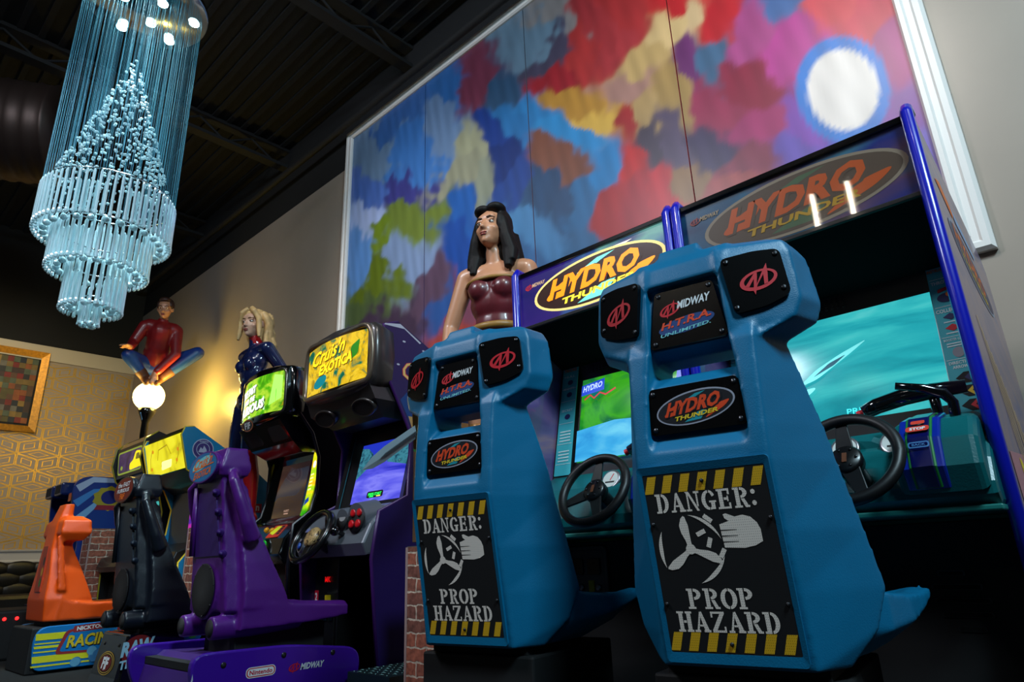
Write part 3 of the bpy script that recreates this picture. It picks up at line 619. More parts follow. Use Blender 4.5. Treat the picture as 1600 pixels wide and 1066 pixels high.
ST2 = copy_tree(ST1, 'largest and nearest teal racing seat with DANGER panel, in front of the turquoise water screen', (-1.487+.81, 1.36, 0))

# ---------------------------------------------------------------- boat-racer cabinets
def side_panel(name, prof, x0, x1, m, parent, bev=.003, label=None):
    b = MB(); T = Matrix(((0, 0, 1, 0), (1, 0, 0, 0), (0, 1, 0, 0), (0, 0, 0, 1)))   # (u,v,w) -> (w,u,v)
    b.prism(prof, x0, x1, m, T, bev); return b, b.build(name, parent, label) if name else None
YZ = Matrix(((0, 0, 1, 0), (1, 0, 0, 0), (0, 1, 0, 0), (0, 0, 0, 1)))
def hydro_cabinet(lit):
    root = thing('arcade_cabinet', '', 'arcade cabinet'); hw = .395
    SIDE = ramp_mat('painted_side_art', [(.25, (36, 28, 92)), (.45, (98, 74, 124)), (.55, (136, 98, 118)), (.66, (78, 68, 136)), (.8, (46, 54, 138))], (1.5, 1.2, 3.2), 0, .3, 1.2, 5, .5)
    prof = [(.0, 0), (.0, 1.80), (.05, 1.80), (.86, 1.60), (.92, 1.55), (.92, 0)]
    for sg in (-1, 1):
        b = MB(); x0, x1 = (hw-.022, hw) if sg > 0 else (-hw, -hw+.022); b.prism(prof, x0, x1, SIDE, YZ)
        if sg > 0:
            T = Fr((hw, 0, 0), (0, 1, 0), (0, 0, 1))   # oval and boat art on the outside
            HOTD = mat('orange_print', (235, 110, 25)); b.poly([(p[0], p[1]) for p in ell(.46, 1.42, .30, .075, 36, rot=-.25)], mat('lilac_rim_print', (160, 160, 175)), T, .0012); b.poly(ell(.46, 1.42, .285, .064, 36, rot=-.25), mat('deep_purple_print', (52, 36, 78), .4), T, .0016)
            b.text('HYDRO', .44, 1.44, .06, HOTD, T, .002, .4, .03, .2, -.25); b.text('THUNDER', .46, 1.385, .022, YELLOW, T, .002, .36, .02, .2, -.25)
            b.poly([(.12, 1.62), (.2, 1.64), (.34, 1.58), (.30, 1.55)], mat('orange_print', (235, 110, 25)), T, .0012); b.poly([(.3, 1.6), (.62, 1.52), (.6, 1.5), (.34, 1.55)], mat('pale_blue_print', (140, 165, 205), .4), T, .0014)
            random.seed(5)
            for k in range(16): y = .2 + k*.035; z = 1.2 - k*.03; b.poly(stroke([(y, z), (y+.1, z-.25-.1*random.random()), (y+.18, z-.5)], .012, .003), mat('tan_spray_print', (205, 160, 110), .4), T, .0014 + k*2e-5)
            b.poly([(.1, .62), (.85, .66), (.85, .84), (.08, .80)], mat('pink_spray_print', (190, 120, 130), .4), T, .0012)
            b.poly(rpoly([(.24, .80), (.30, .79), (.36, .62), (.60, .42), (.56, .40), (.30, .58)], .02), YELLOW, T, .002); b.poly([(.27, .77), (.32, .62), (.56, .42), (.58, .43), (.37, .62), (.31, .77)], mat('sky_blue_print', (70, 130, 190)), T, .0024)
        b.build('side_panel', root, None if sg < 0 else 'purple side panel with spray art and an orange oval')
        b = MB(); xx = sg*(hw-.011); b.tube([(xx, 0, .02), (xx, -.004, 1.0), (xx, -.004, 1.79), (xx, .012, 1.812), (xx, .05, 1.808)], .0175, TRIMBLUE, 10); b.build('edge_trim', root)
    iw = hw-.023
    b = MB(); b.box(-iw, .86, .05, iw, .9, 1.58, BLACKM); b.build('back_panel', root)
    b = MB(); b.loft([[(-iw, .03, 1.775), (iw, .03, 1.775), (iw, .03, 1.795), (-iw, .03, 1.795)], [(-iw, .84, 1.58), (iw, .84, 1.58), (iw, .84, 1.60), (-iw, .84, 1.60)]], BLACKM); b.build('top_panel', root)
    # marquee
    mq = thing_part('marquee', root)
    b = MB(); b.box(-iw, .0, 1.772, iw, .03, 1.792, GLOSSB, .003); b.box(-iw, .0, 1.522, iw, .03, 1.538, BLACK, .003); b.build('marquee_frame', mq)
    T = Fr((0, .012, 1.655), (1, 0, 0), (0, 0, 1)); W, H = iw, .117
    b = MB()
    if lit:
        b.add([(-W, -H, 0), (W, -H, 0), (W, H, 0), (-W, H, 0)], [(0, 1, 2, 3)], ramp_mat('lit_marquee_art', [(.2, (30, 30, 120)), (.42, (60, 40, 140)), (.52, (70, 110, 180)), (.62, (130, 200, 190)), (.75, (50, 40, 130))], (2.2, 1, 5), .75, .3, .8, 3), T)
        rim = em('lit_gold_rim', (235, 215, 130), 1.0); dark = em('lit_dark_print', (52, 30, 26), .7); hot = em('lit_orange_print', (255, 150, 20), 1.25); yel = em('lit_yellow_print', (255, 225, 60), 1.5); cy = em('lit_cyan_print', (120, 220, 205), 1.1); wt = em('lit_tan_print', (205, 170, 130), .8); rd = em('lit_red_print', (190, 50, 40), .6)
        b.poly([(-.1, .085), (.1, .1), (.22, .1), (.0, .055), (-.12, .03)], em('lit_white_glow', (255, 250, 225), 1.6), T, .0008)
    else:
        b.add([(-W, -H, 0), (W, -H, 0), (W, H, 0), (-W, H, 0)], [(0, 1, 2, 3)], ramp_mat('unlit_marquee_art', [(.2, (16, 52, 92)), (.42, (30, 96, 128)), (.52, (92, 62, 92)), (.62, (20, 40, 120)), (.78, (60, 120, 140))], (2.2, 1, 5), 0, .35, .8, 3), T)
        rim = mat('dull_tan_rim', (150, 130, 110), .4); dark = mat('dull_brown_print', (92, 72, 58), .4); hot = mat('dull_orange_print', (200, 84, 30), .4); yel = mat('dull_yellow_print', (190, 140, 30), .4); cy = mat('dull_olive_print', (80, 100, 70), .4); wt = mat('dull_tan_print', (180, 150, 115), .4); rd = mat('dull_red_print', (150, 50, 45), .4)
    logo_oval(b, T, .035, -.003, .325, .106, rim, dark, hot, yel, cy, .001, .02)
    logo_m(b, T, -.318, .062, .02, rd, .002); b.text('MIDWAY', -.262, .066, .017, wt, T, .002, .072, .03, .2)
    b.build('marquee_art', mq)
    g = MB(); g.box(-iw, -.002, 1.536, iw, .001, 1.774, GLASS); g.build('glass', mq)
    # bezel sloping back to the screen
    b = MB(); b.loft([[(-iw, .01, 1.522), (iw, .01, 1.522), (iw, .04, 1.522), (-iw, .04, 1.522)], [(-iw, .28, 1.40), (iw, .28, 1.40), (iw, .31, 1.40), (-iw, .31, 1.40)]], mat('flat_black_panel', (5, 5, 6), .85, spec=.2)); b.build('speaker_panel', root)
    b = MB(); Tb = FrQ((-iw, .17, .9), (iw, .17, .9), (-iw, .29, 1.41)); SH = .524
    o = [(0, 0), (2*iw, 0), (2*iw, SH), (0, SH)]; i_ = [(.105, .065), (2*iw-.085, .065), (2*iw-.085, SH-.075), (.105, SH-.075)]
    b.frame(o, i_, -.02, .004, mat('dark_bezel', (30, 28, 30), .3), Tb, -.018)
    random.seed(3)
    for k in range(60): b.cyl(*[tuple(Tb @ Vector((.16 + (k % 15)*.018, SH-.058 + (k//15)*.012, .003 + q*.002))) for q in (0, 1)], .0042, STEEL, n=8)
    b.build('bezel', root)
    s = MB(); nx = 14; vs = []; fs = []
    for j in range(nx+1):
        for i in range(nx+1): u, v = i/nx, j/nx; vs.append((.10 + u*(2*iw-.18), .058 + v*(SH-.126), -.022 + .02*(1-(2*u-1)**2)*(1-(2*v-1)**2)))
    for j in range(nx):
        for i in range(nx): a = j*(nx+1)+i; fs.append((a, a+1, a+nx+2, a+nx+1))
    if lit:
        SM = ramp_mat('river_game_picture', [(.25, (14, 60, 150)), (.4, (20, 130, 40)), (.52, (60, 170, 30)), (.62, (20, 110, 60)), (.8, (60, 190, 220))], (3, 3, 5), 1.0, .2, 1.0, 5); s.add(vs, fs, SM, Tb, True)
        s.poly([(.11, .062), (2*iw-.09, .062), (2*iw-.09, .19), (.3, .22), (.11, .2)], ramp_mat('game_water_picture', [(.3, (30, 140, 215)), (.5, (60, 175, 235)), (.7, (110, 210, 245))], (4, 4, 9), 1.0, .2, 1, 4), Tb, .001)
        s.poly([(.12, SH-.115), (.24, SH-.10), (.24, SH-.155), (.12, SH-.165)], em('blue_logo_light', (30, 70, 200), 1.0), Tb, .002); s.text('HYDRO', .18, SH-.13, .028, em('pale_logo_light', (190, 215, 255), 1.1), Tb, .003, .1, .03, .15, .1)
        s.poly(stroke([(.14, SH-.185), (.17, SH-.168), (.19, SH-.186), (.22, SH-.165), (.25, SH-.18), (.3, SH-.16)], .008), em('red_logo_light', (200, 30, 40), .9), Tb, .003)
        s.text('IGER.COM', .50, SH-.115, .026, em('yellow_logo_light', (255, 190, 60), 1.0), Tb, .003, .12, .03)
        s.poly([(2*iw-.16, SH-.2), (2*iw-.09, SH-.2), (2*iw-.09, SH-.08), (2*iw-.15, SH-.08)], em('blue_logo_light', (30, 70, 200), 1.0), Tb, .002); s.poly([(2*iw-.13, SH-.2), (2*iw-.115, SH-.2), (2*iw-.105, SH-.08), (2*iw-.12, SH-.08)], em('pale_logo_light', (190, 215, 255), 1.1), Tb, .0025)
    else:
        SM = ramp_mat('sea_game_picture', [(.25, (20, 132, 148)), (.45, (38, 172, 184)), (.58, (60, 196, 200)), (.72, (92, 210, 212)), (.85, (150, 232, 232))], (1.5, 2, 7), .92, .2, 1.4, 5, rot=(0, .5, 0)); s.add(vs, fs, SM, Tb, True)
        wk = em('foam_light', (112, 216, 216), .9)
        s.poly(rpoly([(.24, .2), (.3, .215), (.42, .29), (.47, .325), (.38, .29), (.3, .25)], .02), wk, Tb, .003); s.poly(rpoly([(.22, .14), (.28, .17), (.3, .19), (.25, .185), (.21, .165)], .02), wk, Tb, .003)
        s.poly(rpoly([(.29, .225), (.36, .255), (.40, .285), (.345, .265)], .008), em('boat_shadow_light', (20, 90, 110), .5), Tb, .004)
        s.ring(ell(.155, .41, .028, .016, 20, rot=.2), ell(.155, .41, .018, .008, 20, rot=.2), em('red_logo_light', (200, 30, 40), .9), Tb, .003); s.poly(stroke([(.17, .405), (.21, .43)], .012), em('red_logo_light', (200, 30, 40), .9), Tb, .0035)
        s.text('PRESS', .42, .085, .02, em('cyan_letter_light', (60, 220, 225), .9), Tb, .003, .08, .01)
    s.build('screen', root)
    # instruction strips beside the screen
    STRIP = mat('teal_instruction_card', (66, 186, 198), .4); LBL = mat('pale_card_print', (225, 245, 245), .5); ORP = mat('orange_print', (235, 110, 25)); NV = mat('navy_print', (20, 26, 90), .5)
    b = MB(); b.prism(rrect(.008, .01, .094, SH-.006, .004), .004, .006, STRIP, Tb); b.text('TRICKS', .05, SH-.022, .015, ORP, Tb, .0075, .07, .03)
    for k, z in enumerate((.06, .15, .245, .35, .41)):
        b.poly(stroke([(.012, z), (.09, z)], .002), LBL, Tb, .007)
        if k > 1: b.text(('BOOST', 'HYDRO', 'SECRET', 'MIGHTY', 'HULL')[k], .05, z+.06, .011, LBL, Tb, .0075, .06, .02); b.poly(ell(.055, z+.03, .015, .012, 16), NV, Tb, .0075)
        else:
            for r in range(4): b.poly(stroke([(.022, z+.014+r*.014), (.08, z+.014+r*.014)], .005), LBL, Tb, .0075)
    b.build('instruction_card', root, 'narrow teal card headed TRICKS')
    b = MB(); x0 = 2*iw-.08; b.prism(rrect(x0, .01, 2*iw-.004, SH-.006, .004), .004, .006, STRIP, Tb); X = x0+.038
    b.text('INSTRUCTIONS', X, SH-.022, .012, ORP, Tb, .0075, .072, .03)
    for z in (.19, .265, .37, .47): b.poly(stroke([(x0+.004, z), (2*iw-.006, z)], .002), LBL, Tb, .007)
    b.text('THROTTLE', X, .456, .012, LBL, Tb, .0075, .064, .03); b.prism(rpoly([(X-.02, .42), (X+.02, .43), (X+.022, .44), (X-.018, .432)], .004), .006, .008, RED, Tb); b.poly(ell(X, .40, .024, .016, 20), NV, Tb, .0075); b.poly(ell(X+.012, .41, .012, .010, 16), ORP, Tb, .008)
    b.text('COLLECT:', X-.004, .355, .013, LBL, Tb, .0075, .06, .03)
    for z, c in ((.333, NV), (.295, RED)): b.poly([(X-.02, z), (X, z-.012), (X+.02, z), (X, z+.012)], c, Tb, .0075); b.poly(stroke([(X-.02, z-.018), (X+.02, z-.018)], .004), LBL, Tb, .0075)
    b.text('BOOSTER GAUGE', X, .255, .008, LBL, Tb, .0075, .06, .02)
    for z in (.242, .234): b.poly(stroke([(X-.025, z), (X+.025, z)], .004), LBL, Tb, .0075)
    b.poly(ell(X, .212, .015, .017, 20), mat('gauge_grey', (150, 150, 160), .4), Tb, .0075)
    b.text('DIRECTION', X, .179, .010, LBL, Tb, .0075, .06, .03); b.text('ARROWS:', X, .165, .010, LBL, Tb, .0075, .045, .03)
    for z, c in ((.13, NV), (.088, YELLOW), (.045, RED)):
        b.poly([(X-.022, z), (X, z+.017), (X+.026, z+.017), (X+.026, z-.017), (X, z-.017)], BLACKM, Tb, .0072); b.poly([(X, z), (X+.015, z+.014), (X+.026, z+.014), (X+.012, z), (X+.026, z-.014), (X+.015, z-.014)], c, Tb, .0078)
    b.build('instruction_card', root, 'narrow teal card headed INSTRUCTIONS with three arrows')
    # dashboard
    b = MB()
    dp = [(-.06, .665), (-.085, .69), (-.085, .72), (-.05, .78), (.0, .83), (.17, .905), (.24, .92), (.24, .665)]
    b.prism(dp, -iw, iw, SEAGREEN, YZ, .012)
    b.loft([[(.05 + .12*c*k, -.09 + .1*k + .02, .75 + .1*s_*k + .02) for c, s_ in [(cos(a), sin(a)) for a in [q*2*pi/16 for q in range(16)]]] for k in (1.15, 1.0)], SEAGREEN)
    b.build('dashboard', root)
    b = MB(); b.box(-iw+.0, -.078, .652, iw, .24, .667, mat('dash_edge_teal', (30, 120, 112), .4), .004); b.build('dash_trim', root)
    # wheel
    wh = thing_part('steering_wheel', root); C = Vector((.075, -.165, .80)); ax = Vector((0, -.86, .5)).normalized(); e1 = Vector((1, 0, 0)); e2 = ax.cross(e1)*-1
    TW = Fr(C, (1, 0, 0), (0, .5, .86))
    b = MB(); b.tube([(.127*cos(a), .127*sin(a), 0) for a in [2*pi*k/48 for k in range(48)]], .0155, mat('wheel_rubber', (16, 14, 16), .45), 12, True, TW); b.build('rim', wh)
    b = MB()
    for a in (pi/2+.1, pi*1.12, -.45*pi+.2):
        d = Vector((cos(a), sin(a))); q = Vector((-d.y, d.x)); b.prism([tuple(d*.02 + q*.024), tuple(d*.02 - q*.024), tuple(d*.118 - q*.014), tuple(d*.118 + q*.014)], -.012, -.004, mat('spoke_black', (22, 22, 24), .35), TW, .002)
    b.build('spoke', wh); b = MB(); b.lathe([(.04, -.03), (.042, -.002), (.036, .004), (0, .006)], BLACK, TW, 24)
    for k in range(6): b.lathe([(.004, .005), (.003, .008), (0, .008)], STEEL, TW @ Matrix.Translation((.028*cos(k*pi/3), .028*sin(k*pi/3), 0)), 8)
    b.poly([(-.006, -.014), (.006, -.014), (.006, .014), (-.006, .014)], mat('brown_badge', (110, 60, 35), .5), TW, .0075); b.cyl(tuple(TW @ Vector((0, 0, -.02))), tuple(TW @ Vector((0, 0, -.16))), .03, BLACK); b.build('hub', wh)
    for x in (.03, .16):
        b = MB(); Tg = Fr((x, .015, .845), (1, 0, 0), (0, .45, .9)); b.lathe([(.04, 0), (.04, .008), (.035, .01), (0, .01)], mat('gauge_ring', (140, 140, 145), .3, .8), Tg, 28); b.poly(ell(0, 0, .032, .032, 28), mat('gauge_white', (200, 205, 200), .5), Tg, .011); b.poly(stroke([(0, -.005), (.012, .022)], .004), RED, Tg, .0115); b.poly(stroke([(-.02, -.012), (.02, -.012)], .006), BLACKM, Tg, .0115); b.build('gauge', root)
    b = MB(); b.box(-.33, -.088, .705, -.21, -.07, .755, mat('pale_button_plate', (150, 165, 190), .4), .008)
    b.cyl((-.3, -.09, .73), (-.3, -.105, .73), .016, mat('red_button', (200, 20, 30), .3)); b.cyl((-.245, -.09, .73), (-.245, -.102, .73), .012, BLACK); b.build('button_plate', root)
    # throttle housing
    th = thing_part('throttle', root)
    b = MB(); pr2 = [(-.10, .70), (-.12, .76), (-.10, .83), (-.04, .885), (.06, .91), (.16, .88), (.2, .70)]
    b.prism(pr2, .17, iw-.01, SEAGREEN, YZ, .02, 3); b.build('housing', th)
    b = MB(); pr3 = [(-.105, .71), (-.127, .76), (-.106, .835), (-.043, .892), (.06, .917), (.06, .70)]
    b.prism(pr3, .19, .285, mat('royal_blue_plastic', (12, 40, 150), .25, coat=.5), YZ, .006); b.prism([(y-.003, z+.002) for y, z in pr3], .207, .268, mat('green_line_print', (20, 120, 50), .4), YZ, .004); b.prism([(y-.0045, z+.003) for y, z in pr3], .212, .263, mat('deep_navy_plastic', (8, 14, 80), .25, coat=.5), YZ, .004)
    Ts = FrQ((.208, -.101, .847), (.267, -.101, .847), (.208, -.052, .891)); b.poly(rrect(.003, .004, .056, .026, .008), mat('red_sign_print', (215, 60, 40), .5), Ts, .006); b.text('STOP', .03, .015, .012, WHITE, Ts, .0065, .036, .04); b.poly(rrect(.014, .036, .046, .05, .004), mat('red_sign_print', (215, 60, 40), .5), Ts, .006)
    Tq = FrQ((.208, -.126, .78), (.267, -.126, .78), (.208, -.112, .83)); b.ring(rrect(.006, .03, .053, .046, .005), rrect(.009, .033, .05, .043, .004), mat('sky_blue_print', (70, 130, 190)), Tq, .006); b.text('BACK', .03, .038, .006, mat('sky_blue_print', (70, 130, 190)), Tq, .0065, .03, .02)
    b.build('lever_panel', th, 'blue panel with a red STOP sign')
    b = MB(); b.box(.28, -.05, .80, .335, .03, .84, GLOSSB, .012, seg=3); b.tube([(.31, -.01, .83), (.315, .0, .93), (.30, -.005, .955), (.26, -.02, .975), (.2, -.04, .99)], [.013, .013, .015, .012, .010], GLOSSB, 10); b.build('reverse_lever', th)
    b = MB(); b.tube([(.34, .10, .985), (.26, .09, .985), (.19, .08, .98), (.12, .07, .965), (.085, .065, .95)], [.018, .022, .024, .023, .02], GLOSSB, 12); b.tube([(.26, .09, .985), (.26, .1, .93), (.26, .1, .86)], .014, GLOSSB, 8); b.cyl((.084, .065, .95), (.068, .062, .945), .012, RED); b.build('throttle_lever', th)
    # lower body: black front box with slots, coin door
    b = MB(); b.box(-iw, .14, 0, iw, .86, .64, BLACKM, .004); b.build('lower_body', root)
    b = MB(); VT = mat('vent_edge', (34, 34, 36), .35)
    for k, (x, w_) in enumerate(((.16, .05), (.14, .09), (.14, .10), (.15, .09), (.18, .05))): b.prism(rrect(x, .50-k*.034, x+w_*1.3, .514-k*.034, .006), -.002, .003, VT, Fr((0, .14, 0), (1, 0, 0), (0, 0, 1))); b.poly(rrect(x+.005, .502-k*.034, x+w_*1.3-.005, .512-k*.034, .004), mat('slot_black', (2, 2, 2), .9), Fr((0, .14, 0), (1, 0, 0), (0, 0, 1)), .0035)
    b.build('vent', root)
    cd = MB(); T = Fr((-.3, .138, .40), (1, 0, 0), (0, 0, 1)); cd.prism(rrect(0, 0, .2, .225, .02), 0, .01, mat('coin_door_brown_black', (64, 54, 50), .4), T, .004); cd.ring(rrect(.012, .012, .188, .213, .016), rrect(.02, .02, .18, .205, .012), mat('coin_door_edge', (40, 34, 32), .4), T, .0105)
    for k in (0, 1):
        x = .03 + k*.08; cd.prism(rrect(x, .12, x+.06, .18, .008), .01, .018, GLOSSB, T, .002); cd.prism(rrect(x+.0, .06, x+.026, .10, .003), .01, .013, mat('yellow_coin_sticker', (220, 190, 20), .5), T)
    cd.lathe([(.012, .01), (.012, .016), (.008, .018), (0, .018)], SILVER, T @ Matrix.Translation((.075, .075, 0)), 18); cd.lathe([(.012, .01), (.012, .016), (.008, .018), (0, .018)], SILVER, T @ Matrix.Translation((.155, .075, 0)), 18); cd.build('coin_door', root)
    return root
def thing_part(name, parent):   # an Empty that groups the pieces of one part
    o = bpy.data.objects.new(name, None); COL.objects.link(o); o.empty_display_size = .05; o.parent = parent; return o
GLASS = bpy.data.materials.new('clear_glass_sheet'); GLASS.use_nodes = True
_g = GLASS.node_tree; _b = _g.nodes['Principled BSDF']; _g.nodes.remove(_b); _t = _g.nodes.new('ShaderNodeBsdfTransparent'); _s = _g.nodes.new('ShaderNodeBsdfGlossy'); _s.inputs['Roughness'].default_value = .03
_x = _g.nodes.new('ShaderNodeMixShader'); _l = _g.nodes.new('ShaderNodeLayerWeight'); _p = _g.nodes.new('ShaderNodeMath'); _p.operation = 'POWER'; _p.inputs[1].default_value = 3.0; _g.links.new(_l.outputs['Facing'], _p.inputs[0]); _f = _g.nodes.new('ShaderNodeMath'); _f.operation = 'MULTIPLY_ADD'; _f.inputs[1].default_value = .5; _f.inputs[2].default_value = .05; _g.links.new(_p.outputs[0], _f.inputs[0])
_g.links.new(_f.outputs[0], _x.inputs[0]); _g.links.new(_t.outputs[0], _x.inputs[1]); _g.links.new(_s.outputs[0], _x.inputs[2]); _g.links.new(_x.outputs[0], _g.nodes['Material Output'].inputs[0])
HC1 = hydro_cabinet(True); HC1['label'] = 'blue edged boat racing cabinet with brightly lit marquee and green river screen'; HC1['group'] = 'boat racing cabinets'; HC1.location = (-1.40, 2.0, 0)
HC2 = hydro_cabinet(False); HC2['label'] = 'blue edged boat racing cabinet at right with unlit marquee and turquoise water screen'; HC2['group'] = 'boat racing cabinets'; HC2.location = (-.595, 2.0, 0)

# ---------------------------------------------------------------- ribbed racing seats (purple, black)
def racer_seat(shell, dark, badge_fn, root):
    b = MB()
    b.loft([[(-.15-.03*k, .02+.03*k, z), (.15+.03*k, .02+.03*k, z), (.16+.05*k, .13+.06*k, z), (-.16-.05*k, .13+.06*k, z)] for z, k in ((1.06, -.4), (.94, 0), (.80, .35), (.64, .8), (.48, 1.3), (.41, 1.5))], shell)
    b.loft([[(-w, .06+y0, z), (w, .06+y0, z), (w+.015, y1, z), (-w-.015, y1, z)] for z, w, y0, y1 in ((.98, .13, 0, .14), (.80, .2, .03, .17), (.62, .235, .05, .25), (.5, .255, .06, .31), (.42, .26, .06, .34))], shell)
    b.loft([[(-.16, .0, 1.02), (.16, .0, 1.02), (.17, .13, 1.02), (-.17, .13, 1.02)], [(-.17, -.01, 1.06), (.17, -.01, 1.06), (.18, .14, 1.06), (-.18, .14, 1.06)], [(-.15, .02, 1.155), (.15, .02, 1.155), (.16, .12, 1.155), (-.16, .12, 1.155)]], shell)
    b.cyl((0, .11, .505), (0, .045, .505), .125, shell, .132, 32)
    for sg in (-1, 1):
        b.tube([(sg*.14, .08, 1.03), (sg*.2, .04, 1.015), (sg*.235, .03, .99), (sg*.255, .06, .9), (sg*.262, .1, .8), (sg*.25, .14, .72)], [.026, .024, .026, .03, .034, .04], shell, 10)
        b.tube([(sg*.155, .02, .345), (sg*.155, .2, .35), (sg*.16, .45, .36)], [.05, .056, .05], shell, 14)
    st = []
    for y, w, zb, zl, zm in ((.12, .25, .33, .44, .44), (.25, .27, .335, .455, .44), (.42, .28, .34, .44, .42), (.58, .285, .35, .43, .415), (.66, .27, .36, .425, .42)):
        st.append([(-w, y, zb), (w, y, zb), (w, y, zl-.02), (w*.9, y, zl), (w*.5, y, zm), (-w*.5, y, zm), (-w*.9, y, zl), (-w, y, zl-.02)])
    b.loft(st, shell); b.remesh('moulded_shell', root, .0075, 6, .5)
    b = MB(); b.loft([[(-.10, .012, .955), (.085, .012, .955), (.085, .04, .955), (-.10, .04, .955)], [(-.12, .024, .80), (.115, .024, .80), (.115, .05, .80), (-.12, .05, .80)], [(-.14, .038, .655), (.14, .038, .655), (.14, .06, .655), (-.14, .06, .655)]], dark); b.build('back_panel', root)
    for x0, x1 in ((-.13, -.158), (-.115, -.138)):
        b = MB(); b.tube([(x0, .006, .985), (x1, .028, .66)], .009, shell, 8); b.build('rib', root)
    for z, x, y in ((.94, .105, .01), (.85, .125, .022), (.755, .145, .032), (.66, .16, .045)):
        b = MB(); b.lathe([(.02, 0), (.018, .012), (.010, .02), (.012, .03), (0, .034)], dark, Fr((x, y, z), (0, 1, 0), (-.25, 0, 1)) @ Matrix.Rotation(-.7, 4, 'Y'), 16); b.build('knob', root)
    T = Fr((0, .0405, .505), (1, 0, 0), (0, 0, 1)); b = MB(); b.lathe([(.118, 0), (.118, .003), (.112, .006), (0, .006)], mat('speaker_mesh_black', (11, 10, 11), .75, bump=.3, bscale=900), T, 36)
    b.build('speaker_grille', root)
    screws(root, T, [(.116*cos(k*pi/4+.2), .116*sin(k*pi/4+.2)) for k in range(8)], .004, .004)
    for sg in (-1, 1):
        b = MB(); b.lathe([(.038, -.01), (.038, .004), (0, .004)], BLACKM, Fr((sg*.155, .0215, .345), (1, 0, 0), (0, 0, 1)), 20); b.build('exhaust_hole', root)
    T = Fr((-.02, -.012, 1.075), (1, 0, 0), (0, .05, 1)); b = MB(); b.prism(ell(0, 0, .165, .078, 40), -.02, .006, shell, T, .003); badge_fn(b, T); b.build('headrest_badge', root)
    b = MB(); b.box(-.16, .14, .2, .16, .6, .332, BLACKM, .005); b.build('pedestal', root)
PURPLE = mat('purple_moulded_plastic', (84, 26, 122), .36, coat=.12, noise_amt=.06, nscale=5, bump=.15, bscale=240)
PURD = mat('dusky_purple_plastic', (58, 28, 104), .4, bump=.15, bscale=240)
def badge_p(b, T):
    b.poly(ell(0, 0, .155, .07, 36), mat('sky_teal_print', (20, 110, 165), .3), T, .0065); b.poly(ell(-.02, .02, .1, .03, 24, rot=.2), mat('pale_teal_print', (120, 200, 205)), T, .0068); o = mat('orange_print', (235, 110, 25))
    b.text("Cruis'n", 0, .03, .05, o, T, .0075, .2, .02, .4, .12); b.text('EXOTICA', .01, -.03, .036, o, T, .0075, .19, .03, .3, .1); b.poly(stroke([(-.11, -.012), (-.02, .0), (.12, .012)], .006), o, T, .0075)
PS = thing('driving_seat', 'purple racing seat with round speaker and oval badge, on a glossy violet base', 'arcade seat', (-3.3, 1.36, 0)); racer_seat(PURPLE, PURD, badge_p, PS)
VIO = mat('violet_gloss_panel', (62, 18, 150), .25, coat=.5)
for sg in (-1, 1):
    b = MB(); x0, x1 = (.33, .37) if sg > 0 else (-.37, -.33); pr = rpoly([(-.13, .27), (-.13, .16), (-.04, .0), (.62, .0), (.68, .12), (.66, .215), (.3, .262)], .07); b.prism(pr, x0, x1, VIO, YZ, .008); b.build('side_board', PS)
T = Fr((.3705, 0, 0), (0, 1, 0), (0, 0, 1)); b = MB(); NR = mat('logo_red_print', (190, 24, 50), .45)
b.poly(rrect(.10, .149, .235, .191, .018), WHITE, T, .001); b.poly(rrect(.103, .152, .232, .188, .016), NR, T, .0014); b.poly(rrect(.108, .156, .227, .184, .012), WHITE, T, .0018); b.text('Nintendo', .1675, .17, .019, NR, T, .0024, .104, .03); b.build('lettering', PS, 'white and red name plate'); b = MB()
logo_m(b, T, .325, .165, .028, NR, .001, .05); b.text('MIDWAY', .415, .165, .027, WHITE, T, .0015, .115, .03, .25, .0)
b.poly(stroke([(-.118, .20), (-.125, .16), (-.1, .09), (-.07, .05)], .008, .003), mat('chipped_white', (190, 190, 205)), T, -.001)
b.build('lettering', PS)
screws(PS, T, [(.0, .215), (.27, .222), (.52, .205), (.12, .05)], .012, .0)
b = MB(); b.loft([[(-.33, -.09, .05), (.33, -.09, .05), (.33, .62, .05), (-.33, .62, .05)], [(-.33, -.06, .18), (.33, -.06, .18), (.33, .62, .18), (-.33, .62, .18)], [(-.33, .02, .235), (.33, .02, .235), (.33, .62, .20), (-.33, .62, .20)]], mat('dusky_purple_plastic', (58, 28, 104))); b.box(-.33, -.06, .185, .33, .0, .215, BLACKM); b.build('base_box', PS)

BLKP = mat('blue_black_plastic', (20, 26, 36), .34, coat=.15, bump=.15, bscale=240); BLKD = mat('slate_plastic', (30, 40, 54), .4)
def badge_k(b, T):
    b.poly(ell(0, 0, .155, .07, 36), mat('dark_red_print', (110, 16, 16), .4), T, .0065); b.text('the FAST', 0, .03, .028, WHITE, T, .0075, .2, .02, .2); b.text('FURIOUS', 0, -.005, .024, WHITE, T, .0075, .2, .02, .2); b.text('F&F', .0, -.04, .034, mat('orange_print', (235, 110, 25)), T, .0075, .08, .03)
KS = thing('driving_seat', 'black racing seat with round speaker and red oval badge, behind the purple one', 'arcade seat', (-4.42, 1.36, 0)); racer_seat(BLKP, BLKD, badge_k, KS)
b = MB(); b.loft([[(-.225, .03, .02), (.225, .03, .02), (.225, .62, .02), (-.225, .62, .02)], [(-.215, .055, .275), (.215, .055, .275), (.215, .62, .27), (-.215, .62, .27)]], GLOSSB)
b.loft([[(-.2, .0, .02), (.2, .0, .02), (.2, .06, .02), (-.2, .06, .02)], [(-.2, .01, .06), (.2, .01, .06), (.2, .08, .06), (-.2, .08, .06)], [(-.19, .045, .265), (.19, .045, .265), (.19, .1, .28), (-.19, .1, .28)]], mat('smoke_black_panel', (24, 22, 24), .25, coat=.4)); b.build('base_box', KS)
